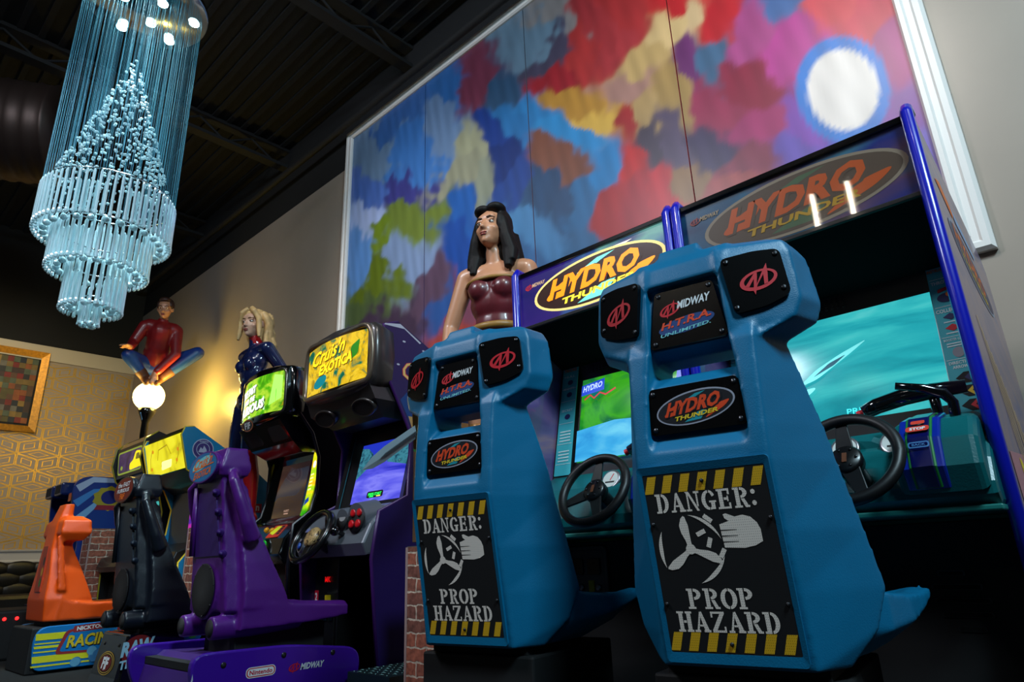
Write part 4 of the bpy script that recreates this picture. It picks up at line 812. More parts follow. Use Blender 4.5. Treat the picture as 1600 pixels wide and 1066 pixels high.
T = FrQ((-.2, .0095, .06), (.2, .0095, .06), (-.2, .0445, .265)); b = MB(); DR = mat('dark_red_print', (110, 16, 16)); GO = mat('dull_gold_print', (190, 150, 60), .4)
for k, (a, c) in enumerate(((.125, .06), (.108, .05), (.09, .04))): b.poly(ell(.2, .065, a, c, 36), GO if k < 2 else DR, T, .002 + k*.0012); (b.poly(ell(.2, .065, a-.006, c-.005, 36), BLACKM, T, .0026 + k*.0012) if k < 2 else None)
b.text('F', .175, .065, .06, WHITE, T, .006, .04, .05); b.text('F', .23, .065, .06, WHITE, T, .006, .04, .05); b.poly([(.197, .03), (.207, .03), (.207, .10), (.197, .10)], WHITE, T, .006); b.build('round_emblem', KS)
screws(KS, T, [(.08, .16), (.32, .16)], .009, .001)
T = FrQ((.226, -.03, .02), (.226, .62, .02), (.216, -.03, .275)); b = MB(); RR = mat('dark_red_print', (110, 16, 16)); PW_ = mat('pale_blue_letters', (150, 195, 215), .5)
b.poly(ell(.135, .165, .085, .085, 30), RR, T, .001); b.text('RAW', .13, .19, .075, PW_, T, .002, .16, .05, .1, .12); b.text('THRILLS', .135, .115, .045, PW_, T, .0024, .18, .04, .1, .12); b.build('lettering', KS, 'red and pale blue RAW THRILLS mark'); b = MB(); b.poly(ell(.42, .215, .05, .03, 20), mat('globe_blue_print', (30, 90, 170), .4), T, .001); b.poly(ell(.42, .22, .025, .016, 14), mat('globe_green_print', (70, 160, 60), .4), T, .0014); b.build('globe_mark', KS, 'small blue and green globe mark')

# orange seat on the blue and yellow base
OS = thing('driving_seat', 'orange moulded racing seat on a blue and yellow striped base at left', 'arcade seat', (-5.70, 1.29, 0)); ORG = mat('orange_moulded_plastic', (235, 82, 10), .4, bump=.2, bscale=240)
b = MB()
b.loft([[(-wr, yr, z), (wr, yr, z), (ws, ys, z), (ws*.9, yf, z), (-ws*.9, yf, z), (-ws, ys, z)] for z, wr, yr, ws, ys, yf in ((.31, .22, 0, .25, .06, .3), (.45, .225, -.012, .25, .08, .27), (.62, .18, -.0, .21, .08, .2), (.78, .12, .0, .15, .06, .13), (.94, .10, .01, .12, .06, .1), (1.09, .075, .05, .085, .075, .11))], ORG)
b.loft([[(-.21, .04, .83), (.21, .04, .83), (.22, .16, .83), (-.22, .16, .83)], [(-.235, .015, .88), (.235, .015, .88), (.25, .2, .88), (-.25, .2, .88)], [(-.22, .02, .965), (.22, .02, .965), (.24, .19, .965), (-.24, .19, .965)], [(-.15, .05, 1.0), (.15, .05, 1.0), (.16, .15, 1.0), (-.16, .15, 1.0)]], ORG)
b.loft([[(-w, y, .31), (w, y, .31), (w, y, zl), (w*.86, y, zl+.01), (w*.6, y, zm), (-w*.6, y, zm), (-w*.86, y, zl+.01), (-w, y, zl)] for y, w, zl, zm in ((.1, .25, .44, .44), (.25, .26, .415, .40), (.45, .27, .41, .385), (.68, .27, .42, .40))], ORG)
b.loft([[(.20, .0, .86), (.215, .0, .86), (.215, .04, .86), (.20, .04, .86)], [(.235, .05, .5), (.25, .05, .5), (.25, .1, .5), (.235, .1, .5)]], ORG)
b.remesh('moulded_shell', OS, .0085, 5, .5)
b = MB(); T = FrQ((-.07, -.011, .5), (.07, -.011, .5), (-.055, -.0, .82)); b.prism([(0, 0), (.14, 0), (.125, .3), (.015, .3)], -.006, .004, mat('dark_orange_inlay', (170, 50, 8), .45), T)
for k, c in enumerate(('green_spot', 'gold_spot', 'dark_spot')): b.poly(ell(.1, .06+k*.07, .022, .03, 14), mat(c, ((70, 110, 50), (210, 150, 30), (60, 40, 40))[k]), T, .005)
b.build('back_inlay', OS)
b = MB(); pr = rpoly([(-.02, .285), (-.05, .2), (-.03, .02), (.6, .02), (.72, .27), (.4, .29)], .06)
BLB = mat('bright_blue_board', (20, 120, 190), .35)
for x0, x1 in ((-.29, -.26), (.26, .29)): b.prism(pr, x0, x1, BLB, YZ, .004)
b.box(-.26, -.06, .0, .26, .68, .28, BLACKM, .01); b.box(-.2, .05, .28, .2, .6, .315, BLACKM); b.build('base_box', OS)
T = Fr((.2905, 0, 0), (0, 1, 0), (0, 0, 1)); b = MB(); YS = mat('lemon_print', (225, 220, 40), .4)
for z0, z1, y1 in ((.205, .245, .14), (.18, .188, .12), (.155, .17, .12), (.13, .138, .12), (.07, .11, .3), (.045, .055, .5)): b.poly([(-.035, z0), (y1, z0), (y1, z1), (-.04, z1)], YS, T, .0008)
b.poly(rpoly([(.08, .11), (.13, .255), (.46, .275), (.44, .10)], .03), mat('brick_red_print', (150, 40, 45)), T, .0014); b.poly(rpoly([(.105, .125), (.15, .24), (.44, .26), (.425, .115)], .02), BLB, T, .0018)
b.poly(rpoly([(.17, .235), (.17, .275), (.42, .295), (.42, .25)], .01), mat('brick_red_print', (150, 40, 45)), T, .002); b.text('NICKTOONS', .295, .263, .026, WHITE, T, .0026, .21, .04, 0, .05)
b.text('RACING', .30, .183, .082, BLACKM, T, .0022, .31, .05, .1, .03); b.text('RACING', .296, .187, .076, mat('mustard_print', (215, 190, 40), .5), T, .0028, .3, .035, .1, .03)
random.seed(2)
for k in range(14): b.poly(ell(.2 + random.random()*.26, .05 + random.random()*.07, .03, .028, 14), mat('bubble_blue_%d' % (k % 2), ((95, 160, 195), (60, 120, 170))[k % 2], .4), T, .002 + k*1e-4)
b.build('lettering', OS, 'NICKTOONS RACING mark on stripes')

# ---------------------------------------------------------------- exotic-road cabinet with the rounded grey hood
CX = thing('arcade_cabinet', 'purple sided driving cabinet with a rounded grey hood and lit yellow road marquee', 'arcade cabinet', (-3.32, 2.09, 0)); hw = .36
def side_pair(root, prof, hw, m, th=.02, bev=0, art=None):
    for sg in (-1, 1):
        b = MB(); x0, x1 = (hw-th, hw) if sg > 0 else (-hw, -hw+th); b.prism(prof, x0, x1, m, YZ)
        if art and sg > 0: art(b, Fr((hw, 0, 0), (0, 1, 0), (0, 0, 1)))
        b.build('side_panel', root)
def edge(root, pts, hw, m, r=.011):
    for sg in (-1, 1): b = MB(); b.tube([(sg*(hw-.01), y, z) for y, z in pts], r, m, 8); b.build('edge_trim', root)
SKYP = mat('night_purple_board', (34, 20, 78), .35)
prof = [(.04, 1.72), (.06, 1.93), (.16, 1.965), (.85, 1.62), (.85, 0), (.08, 0), (.02, .62), (.06, .86), (.25, .95), (.27, 1.30), (.16, 1.5)]
def cr_art(b, T):
    b.poly([(.18, 1.49), (.29, 1.3), (.84, 1.3), (.84, 1.55), (.3, 1.62)], mat('deep_blue_print', (10, 60, 120)), T, .0008); b.poly([(.24, 1.40), (.28, 1.3), (.84, 1.24), (.84, 1.42)], mat('sunset_print', (190, 150, 90), .4), T, .0012); b.poly([(.28, 1.30), (.28, 1.17), (.84, 1.08), (.84, 1.33), (.6, 1.27), (.45, 1.35)], mat('lawn_green_print', (50, 130, 50), .4), T, .0016); b.poly([(.28, 1.2), (.84, 1.1), (.84, .7), (.28, .7)], mat('sand_print', (110, 80, 60), .4), T, .0018)
    b.text("Cruis'n", .4, 1.66, .12, mat('hot_pink_print', (215, 60, 70), .4), T, .002, .42, .03, .3, -.1); b.text("Cruis'n", .4, 1.66, .115, mat('pale_gold_print', (225, 190, 110), .4), T, .0026, .41, .0, .3, -.1)
    for y, z in ((.2, 1.85), (.35, 1.82), (.16, 1.7), (.6, 1.75)): b.poly(ell(y, z, .012, .006, 8), mat('chipped_white', (190, 190, 205)), T, .001)
    b.poly([(.05, 1.925), (.2, 1.93), (.32, 1.86), (.33, 1.868), (.17, 1.955), (.06, 1.935)], mat('chipped_white', (190, 190, 205)), T, .001)
side_pair(CX, prof, hw, SKYP, .02, 0, cr_art); edge(CX, [(.08, .05), (.02, .62), (.06, .86), (.25, .95), (.27, 1.3), (.16, 1.5), (.05, 1.7), (.06, 1.93), (.16, 1.965)], hw, TRIMPURPLE)
iw = hw-.021
b = MB(); b.box(-iw, .8, .05, iw, .84, 1.62, BLACKM); b.loft([[(-iw, .08, 1.9), (iw, .08, 1.9), (iw, .08, 1.93), (-iw, .08, 1.93)], [(-iw, .84, 1.59), (iw, .84, 1.59), (iw, .84, 1.62), (-iw, .84, 1.62)]], BLACKM); b.build('back_panel', CX)
HOOD = mat('dark_bronze_plastic', (64, 58, 56), .32, .3, coat=.3)
b = MB()   # barrel hood
def hoodring(y, w, z0, z1, bulge): return [(x*w, y - bulge*(1-x*x), z) for x, z in [(-1, z0+.05), (-.92, z0+.012), (-.5, z0-.012), (0, z0-.02), (.5, z0-.012), (.92, z0+.012), (1, z0+.05), (1.01, (z0+z1)/2), (1, z1-.05), (.92, z1-.012), (.5, z1+.012), (0, z1+.02), (-.5, z1+.012), (-.92, z1-.012), (-1, z1-.05), (-1.01, (z0+z1)/2)]]
b.loft([hoodring(.2, .34, 1.55, 1.93, .02), hoodring(.06, .375, 1.545, 1.94, .03), hoodring(-.0, .385, 1.55, 1.94, .035), hoodring(-.022, .365, 1.565, 1.925, .035)], HOOD, None, True); b.build('hood', CX)
b = MB(); b.loft([[(-.33, -.02, 1.57), (.33, -.02, 1.57), (.33, .25, 1.57), (-.33, .25, 1.57)], [(-.34, .02, 1.48), (.34, .02, 1.48), (.34, .26, 1.48), (-.34, .26, 1.48)], [(-.26, .14, 1.40), (.26, .14, 1.40), (.26, .27, 1.40), (-.26, .27, 1.40)]], mat('charcoal_plastic', (38, 35, 36), .35, coat=.2))
b.build('hood_chin', CX)
for x in (-.2, .2):
    T = Fr((x, .045, 1.458), (1, 0, 0), (0, -.62, .78)); b = MB(); b.lathe([(.088, -.04), (.094, .01), (.085, .018), (.078, .012)], HOOD, T, 28, 1.15, .62); b.poly(ell(0, 0, .09, .049, 28), mat('speaker_mesh_black', (11, 10, 11)), T, .0125); b.build('speaker_ring', CX)
T = Fr((0, -.058, 1.745), (1, 0, 0), (0, 0, 1)); b = MB()
def hb(x, z): return (x, z, -.03*(x/.31)**2 + .002)
def curved(pts, m, dz): b.add([(x, z, hb(x, z)[2]+dz) for x, z in pts], [tuple(range(len(pts)))], m, T)
out = rpoly([(-.315, -.15), (.315, -.15), (.335, .03), (.31, .15), (-.31, .15), (-.335, .03)], .05, 4); n_ = 14
EXM = ramp_mat('lit_road_marquee', [(.22, (10, 70, 60)), (.36, (20, 120, 90)), (.45, (225, 180, 20)), (.56, (255, 215, 50)), (.66, (190, 150, 20)), (.8, (60, 110, 40))], (9, 3, 9), 1.0, .3, 1.2, 4, .3)
vs = []; fs = []
for j in range(9):
    for i in range(17): x = -.32 + .64*i/16; z = -.155 + .31*j/8; z *= 1 - .06*(x/.32)**2; vs.append(hb(x, z))
for j in range(8):
    for i in range(16): a = j*17+i; fs.append((a, a+1, a+18, a+17))
b.add(vs, fs, EXM, T, True); gy = em('lit_gold_letter', (255, 200, 30), 1.3); go = em('lit_olive_print', (90, 70, 5), .7)
b.text("Cruis'n", -.03, .075, .095, go, T, .0035, .36, .04, .4, .12); b.text("Cruis'n", -.035, .08, .09, gy, T, .005, .35, .02, .4, .12); b.text('EXOTICA', .05, -.012, .07, go, T, .0035, .36, .06, .2, .06); b.text('EXOTICA', .045, -.008, .065, gy, T, .005, .35, .04, .2, .06)
b.poly(rpoly([(.18, -.03), (.27, .0), (.29, .09), (.2, .06)], .02), em('lit_leaf_print', (40, 120, 20), .8), T, .003); b.poly(ell(-.12, -.09, .07, .035, 20, rot=.3), em('lit_lagoon_print', (20, 120, 130), .8), T, .003)
b.build('marquee_art', CX, 'lit yellow and green marquee art')
b = MB(); fo = [hb(x*1.0, z) for x, z in rpoly([(-.345, -.17), (.345, -.17), (.36, .02), (.335, .175), (-.335, .175), (-.36, .02)], .06, 4)]; b.tube([(p[0], p[1], p[2]+.0) for p in fo], .017, mat('bronze_frame', (120, 104, 88), .28, .6), 8, True, T); b.build('marquee_frame', CX)
b = MB(); Tb = FrQ((-iw, .22, .9), (iw, .22, .9), (-iw, .34, 1.42)); b.frame([(0, 0), (2*iw, 0), (2*iw, .53), (0, .53)], [(.13, .05), (.62, .05), (.62, .43), (.13, .43)], -.02, .004, mat('dark_bezel', (30, 28, 30)), Tb, -.016); b.poly(stroke([(.055, .02), (.055, .5)], .006), mat('teal_edge_print', (20, 110, 130), .4), Tb, .006); b.build('bezel', CX)
b = MB(); SK = ramp_mat('blue_road_picture', [(.3, (40, 44, 190)), (.48, (92, 92, 235)), (.6, (130, 130, 250)), (.75, (70, 70, 220))], (2, 2, 9), 1.0, .2, 1.0, 4); b.poly([(.125, .045), (.625, .045), (.625, .435), (.125, .435)], em('game_sky', (40, 60, 210), .8), Tb, -.017)
b.poly([(.125, .045), (.625, .045), (.625, .25), (.4, .3), (.28, .3), (.125, .2)], SK, Tb, -.0165)
RK = ramp_mat('game_rock_picture', [(.3, (20, 60, 90)), (.5, (70, 150, 170)), (.65, (40, 100, 120)), (.8, (150, 200, 200))], (20, 20, 26), .8, .2, .5, 3); b.poly([(.125, .2), (.28, .3), (.26, .36), (.2, .40), (.125, .41)], RK, Tb, -.016); b.poly([(.42, .29), (.625, .25), (.625, .43), (.5, .42)], RK, Tb, -.016)
b.prism(rrect(.29, .075, .45, .115, .012), -.016, -.015, BLACKM, Tb); b.text('PRESS START', .37, .096, .018, em('green_letter_light', (40, 255, 90), 1.3), Tb, -.0145, .13, .02); b.poly(stroke([(.32, .082), (.36, .082)], .006), em('green_letter_light', (40, 255, 90), 1.3), Tb, -.0145); b.poly(stroke([(.39, .082), (.43, .082)], .006), em('yellow_letter_light', (255, 230, 90), 1.0), Tb, -.0145)
b.build('screen', CX)
GRYD = mat('silver_grey_dash', (112, 116, 124), .38, .35)
b = MB(); b.prism([(.0, .64), (-.03, .70), (.02, .80), (.12, .90), (.26, .93), (.26, .64)], -iw, iw, GRYD, YZ, .012)
for x, r in ((-.02, .062), (.10, .062), (.235, .085)): b.cyl((x, .12, .85), (x, .0, .83), r, GRYD, r*.96, 24)
b.build('dashboard', CX)
for x, r, c in ((-.02, .05, (170, 160, 30)), (.10, .05, (110, 112, 116))):
    b = MB(); T = Fr((x, -.001, .83), (1, 0, 0), (0, .15, 1)); b.lathe([(r, 0), (r, .003), (0, .003)], BLACKM, T, 24); b.poly(ell(0, .012, r*.6, r*.4, 16), em('gauge_glow_%d' % c[0], c, .5), T, .004); b.build('gauge', CX)
T = Fr((.235, -.002, .83), (1, 0, 0), (0, .15, 1)); b = MB(); b.lathe([(.075, 0), (.075, .003), (0, .003)], BLACKM, T, 28); b.build('button_disc', CX)
for x, z, c in ((-.03, .03, (190, 40, 20)), (.03, .03, (190, 40, 20)), (-.03, -.03, (190, 60, 20)), (.03, -.03, (190, 40, 20))):
    b = MB(); b.lathe([(.022, .003), (.022, .012), (.016, .015), (0, .015)], mat('red_button', (200, 20, 30)), T @ Matrix.Translation((x, z, 0)), 16); b.build('button', CX)
b = MB(); b.ball((.12, -.06, .77), .026, GLOSSB); b.cyl((.12, -.05, .77), (.12, .05, .73), .012, BLACK); b.build('shifter', CX)
def wheel(root, C, R, spoke_m, hub_m, tilt=.5):
    wh = thing_part('steering_wheel', root); TW = Fr(C, (1, 0, 0), (0, tilt, .86)); b = MB(); b.tube([(R*cos(a), R*sin(a), 0) for a in [2*pi*k/40 for k in range(40)]], R*.13, mat('wheel_gloss_rubber', (14, 14, 16), .25, coat=.4), 10, True, TW); b.build('rim', wh)
    b = MB()
    for a in (.15, pi-.15, -pi/2): d = Vector((cos(a), sin(a))); q = Vector((-d.y, d.x)); b.prism([tuple(d*.02 + q*R*.22), tuple(d*.02 - q*R*.22), tuple(d*R*.95 - q*R*.12), tuple(d*R*.95 + q*R*.12)], -.02, -.01, spoke_m, TW, .002)
    b.build('spoke', wh); b = MB(); b.lathe([(R*.4, -.02), (R*.4, .0), (R*.32, .01), (0, .012)], hub_m, TW, 24); b.cyl(tuple(TW @ Vector((0, 0, -.01))), tuple(TW @ Vector((0, 0, -.15))), .03, BLACK); b.build('hub', wh)
wheel(CX, (-.03, -.11, .75), .145, BLACK, ramp_mat('aged_brass_hub', [(.35, (60, 40, 25)), (.55, (200, 165, 110)), (.7, (110, 70, 45))], (60, 60, 60), 0, .3))
T = Fr((-.27, -.028, .745), (1, 0, 0), (0, .2, 1)); b = MB(); b.prism(ell(0, 0, .035, .075, 28), -.03, .004, mat('oval_plate_edge', (170, 170, 175), .3, .6), T); b.poly(ell(0, 0, .03, .069, 28), BLACKM, T, .005); b.build('button_plate', CX)
for z, c in ((.038, 'red_button'), (.0, 'white_button'), (-.038, 'blue_button')): b = MB(); b.lathe([(.018, .005), (.018, .011), (0, .013)], mat(c, {'red_button': (200, 20, 30), 'white_button': (180, 180, 180), 'blue_button': (30, 90, 190)}[c], .3), T @ Matrix.Translation((0, z, 0)), 16); b.build('button', CX)
b = MB(); b.box(-iw, .12, 0, -.1, .8, .64, BLACK, .004); b.box(-.1, .6, 0, iw, .8, .64, BLACKM); b.box(iw-.03, .12, 0, iw, .8, .64, BLACKM); b.build('lower_body', CX)
b = MB(); T = Fr((-.22, .119, .3), (1, 0, 0), (0, 0, 1)); b.prism(rrect(-.09, -.2, .1, .1, .01), 0, .006, mat('coin_door_black', (18, 18, 19), .35), T, .003); b.prism(rrect(0, .10, .05, .135, .004), 0, .008, mat('yellow_coin_sticker', (220, 190, 20)), T)
for k in (0, 1): b.prism(rrect(-.01+k*.06, .0, .035+k*.06, .055, .004), .006, .012, GLOSSB, T)
b.build('coin_door', CX)
b = MB(); b.text('MK', 0, 0, .03, em('red_sign_light', (220, 20, 20), .7), Fr((-.2, .117, .52), (1, 0, 0), (0, 0, 1)), .004, .06, .04); b.build('red_sign', CX)
b = MB(); T = Fr((-.345, .0, 0), (1, 0, 0), (0, 0, 1)); b.prism(rrect(.0, .39, .045, .46, .01), -.125, -.118, mat('logo_red_print', (190, 24, 50)), T); b.text('2', .022, .425, .045, WHITE, T, -.1175, .025, .03); b.build('number_plate', CX)
# diamond plate step in front of it
b = MB(); DP = mat('tread_plate', (170, 230, 228), .3, .2); b.box(-.27, 0, .0, .05, .5, .118, mat('tread_plate_base', (26, 44, 46), .4, .3))  # teal tint and pale treads paint in the teal light on the metal
for i in range(7):
    for j in range(12):
        x = -.245 + i*.042; y = .02 + j*.042; d = .013; s = 1 if (i+j) % 2 else -1
        b.add([(x-d*.7, y-s*d*.7, .1184), (x+.0035, y-s*.0035-.001, .1215), (x+d*.7, y+s*d*.7, .1184), (x-.0035, y+s*.0035+.001, .1215)], [(0, 1, 2, 3)], DP)
o = b.build('tread_plate_step'); o.location = (-2.62, 1.94, 0); tag(o, 'low diamond tread plate step between the purple seat and the brick pedestal', 'step')

# ---------------------------------------------------------------- glossy black street-racing cabinet
FX = thing('arcade_cabinet', 'glossy black driving cabinet with green and white lit marquee and dim screen', 'arcade cabinet', (-4.42, 2.19, 0)); hw = .355
prof = [(.06, 1.62), (.10, 1.93), (.22, 1.96), (.72, 1.70), (.72, 0), (.1, 0), (.06, .6), (.08, .86), (.2, .95), (.24, 1.1), (.24, 1.32), (.18, 1.48)]
side_pair(FX, prof, hw, GLOSSB); edge(FX, [(.1, .05), (.06, .6), (.08, .86), (.2, .95), (.24, 1.1), (.24, 1.32), (.18, 1.48), (.06, 1.62), (.1, 1.93), (.22, 1.96)], hw, mat('black_edge_trim', (16, 14, 24), .25), .013)
iw = hw-.021; b = MB(); b.box(-iw, .66, .05, iw, .7, 1.68, BLACKM); b.loft([[(-iw, .12, 1.9), (iw, .12, 1.9), (iw, .12, 1.92), (-iw, .12, 1.92)], [(-iw, .7, 1.68), (iw, .7, 1.68), (iw, .7, 1.70), (-iw, .7, 1.70)]], GLOSSB); b.build('back_panel', FX)
b = MB(); b.loft([hoodring(.2, .33, 1.56, 1.95, .02), hoodring(.05, .365, 1.57, 1.955, .05), hoodring(-.0, .375, 1.585, 1.95, .06), hoodring(-.018, .36, 1.6, 1.935, .06)], GLOSSB, None, True)
b.loft([[(-.34, .0, 1.60), (.34, .0, 1.60), (.34, .25, 1.6), (-.34, .25, 1.6)], [(-.3, -.05, 1.56), (.3, -.05, 1.56), (.32, .26, 1.54), (-.32, .26, 1.54)], [(-.3, .06, 1.42), (.3, .06, 1.42), (.3, .28, 1.42), (-.3, .28, 1.42)], [(-.26, .16, 1.36), (.26, .16, 1.36), (.3, .3, 1.36), (-.3, .3, 1.36)]], GLOSSB); b.build('hood', FX)
for x in (-.17, .17): b = MB(); T = FrQ((x-.11, .046, 1.44), (x+.11, .046, 1.44), (x-.11, -.03, 1.545)); b.prism(rpoly([(0, 0), (.22, 0), (.2, .12), (.02, .12)], .03), -.01, .006, mat('speaker_mesh_black', (11, 10, 11)), T, .004); b.build('speaker_grille', FX)
T = Fr((0, -.08, 1.775), (1, 0, 0), (0, 0, 1)); b = MB()
def hb(x, z): return (x, z, -.055*(x/.31)**2 + .002)
FM = ramp_mat('lit_street_marquee', [(.3, (20, 60, 10)), (.42, (90, 190, 20)), (.5, (190, 235, 60)), (.6, (60, 150, 20)), (.72, (225, 160, 30))], (5, 3, 6), 1.0, .3, .8, 3)
vs = []; fs = []
for j in range(7):
    for i in range(17): vs.append(hb(-.3 + .6*i/16, -.15 + .285*j/6))
for j in range(6):
    for i in range(16): a = j*17+i; fs.append((a, a+1, a+18, a+17))
b.add(vs, fs, FM, T, True)
def bent_text(t, cx, cz, h, w, m, bold=.03, lift=.004, shear=.15, slope=0):
    q = MB(); q.text(t, cx, cz, h, m, None, 0, w, bold, shear, slope); b.add([(x, z, hb(x, z)[2] + lift) for x, z, _ in q.v], q.f, m, T)
WL = em('lit_white_letter', (245, 255, 240), 1.5); DK = em('lit_shadow_print', (15, 30, 10), .4)
b.add([(x, z, hb(x, z)[2]+.002) for x, z in [(-.29, -.15), (-.1, -.15), (.12, -.12), (.1, -.02), (-.29, .02)]], [(0, 1, 2, 3, 4)], em('lit_pale_green_glow', (190, 235, 190), 1.1), T)
b.add([(x, z, hb(x, z)[2]+.002) for x, z in [(.16, -.1), (.28, -.06), (.28, .1), (.2, .12)]], [(0, 1, 2, 3)], em('lit_lime_glow', (150, 240, 90), 1.2), T)
for k, (t, cx, cz, h, w) in enumerate((('THE FAST', -.14, .045, .06, .26), ('AND THE', -.12, -.02, .04, .2), ('FURIOUS', -.08, -.085, .07, .38))):
    bent_text(t, cx+.006, cz-.006, h*1.08, w*1.03, DK, .05, .004, .1, .08); bent_text(t, cx, cz, h, w, WL, .05, .006, .1, .08)
b.build('marquee_art', FX, 'lit green marquee lettered THE FAST AND THE FURIOUS')
b = MB(); b.tube([hb(x, z) for x, z in rpoly([(-.315, -.165), (.315, -.165), (.31, .15), (-.31, .15)], .05, 4)], .012, mat('dark_chrome_trim', (90, 84, 78), .2, .8), 8, True, T); b.build('marquee_frame', FX)
b = MB(); T = Fr((-.12, -.062, 1.578), (1, 0, 0), (0, -.25, 1)); b.prism(ell(0, 0, .085, .045, 28), -.03, .01, BLACK, T, .003); b.ring(ell(0, 0, .08, .041, 28), ell(0, 0, .07, .034, 28), mat('copper_print', (170, 90, 50), .4), T, .011); b.text('F', -.026, 0, .045, WHITE, T, .012, .03, .04); b.text('F', .026, 0, .045, WHITE, T, .012, .03, .04); b.poly([(-.004, -.026), (.004, -.026), (.004, .026), (-.004, .026)], WHITE, T, .012); b.build('emblem', FX, 'copper ringed oval emblem')
Tb = FrQ((-iw, .2, .9), (iw, .2, .9), (-iw, .28, 1.38)); SH = .487; b = MB(); b.frame([(0, 0), (2*iw, 0), (2*iw, SH), (0, SH)], [(.10, .04), (.50, .04), (.50, .43), (.10, .43)], -.02, .004, GLOSSB, Tb, -.016); b.build('bezel', FX)
b = MB(); b.poly([(.095, .035), (.505, .035), (.505, .435), (.095, .435)], ramp_mat('dim_loading_picture', [(.3, (42, 30, 34)), (.5, (70, 52, 44)), (.62, (100, 78, 52)), (.75, (58, 44, 48))], (.6, .6, 6), .75, .15, .3, 2), Tb, -.017); b.poly([(.1, .04), (.5, .04), (.5, .43), (.1, .43)], GLASS, Tb, -.012); b.text('INSERT', .3, .085, .016, em('pale_peach_letter_light', (190, 150, 130), .7), Tb, -.0155, .07, .02); b.poly(stroke([(.27, .065), (.33, .065)], .008), em('pale_peach_letter_light', (190, 150, 130), .7), Tb, -.0155); b.build('screen', FX)
b = MB(); LS = ramp_mat('lit_side_strip', [(.3, (40, 160, 10)), (.42, (160, 220, 20)), (.52, (235, 230, 30)), (.62, (250, 170, 20)), (.72, (235, 90, 20))], (2, 2, 7), 1.1, .3, .6, 3); b.prism(rpoly([(.555, .02), (.62, .05), (.655, .2), (.645, .38), (.605, .46), (.57, .47), (.585, .3), (.58, .12)], .02), .0, .014, LS, Tb, .004)
b.poly(ell(.618, .38, .018, .025, 16), em('lit_white_letter', (245, 255, 240), 1.5), Tb, .016); b.poly([(.585, .09), (.64, .12), (.63, .15), (.59, .13)], em('lit_blue_print', (20, 60, 150), .8), Tb, .016)
for k in range(5): b.poly(stroke([(.598, .2+k*.026), (.635, .205+k*.026)], .01), em('lit_pale_yellow', (255, 250, 150), 1.3), Tb, .016)
b.build('light_strip', FX, 'lit yellow and green side strip')
b = MB(); b.prism([(.04, .62), (.0, .68), (.03, .78), (.12, .88), (.24, .92), (.24, .62)], -iw, iw, GLOSSB, YZ, .012); b.build('dashboard', FX)
wheel(FX, (-.06, -.06, .72), .13, BLACK, BLACK, .5)
T = FrQ((.03, .035, .785), (.3, .035, .785), (.03, .11, .868)); b = MB(); b.prism(rrect(.04, .0, .2, .11, .01), .0, .006, mat('red_card_print', (190, 40, 20), .4), T, .002); b.poly(rpoly([(.05, .04), (.12, .02), (.15, .1), (.08, .1)], .01), mat('yellow_green_card', (215, 215, 30), .4), T, .0066)
for k in range(4): b.poly(rrect(.15, .025+k*.02, .19, .04+k*.02, .003), BLACKM, T, .007)
b.build('shift_card', FX)
for x, y, c in ((-.02, -.03, 'green'), (.0, .07, 'amber'), (-.09, .08, 'amber')): b = MB(); b.lathe([(.018, 0), (.018, .012), (.01, .018), (0, .018)], em('lit_%s_button' % c, {'green': (20, 235, 60), 'amber': (160, 110, 10)}[c], {'green': 1.2, 'amber': .5}[c]), T @ Matrix.Translation((x+.04, y, .0)), 16); b.build('button', FX)
b = MB(); b.box(-iw, .1, 0, -iw+.1, .66, .62, BLACKM); b.box(.12, .1, 0, iw, .66, .62, BLACKM); b.box(-iw, .6, 0, iw, .66, .62, BLACKM); b.build('lower_body', FX)
b = MB(); b.prism(rpoly([(-.12, .1), (.12, .1), (.12, .5), (.0, .56), (-.12, .5)], .08), 0, .02, brick_mat('dim_printed_brick', (150, 82, 62), (100, 62, 52), (190, 165, 140)), Fr((0, .6, 0), (1, 0, 0), (0, 0, 1))); b.build('brick_panel', FX, 'brick printed panel in the footwell')

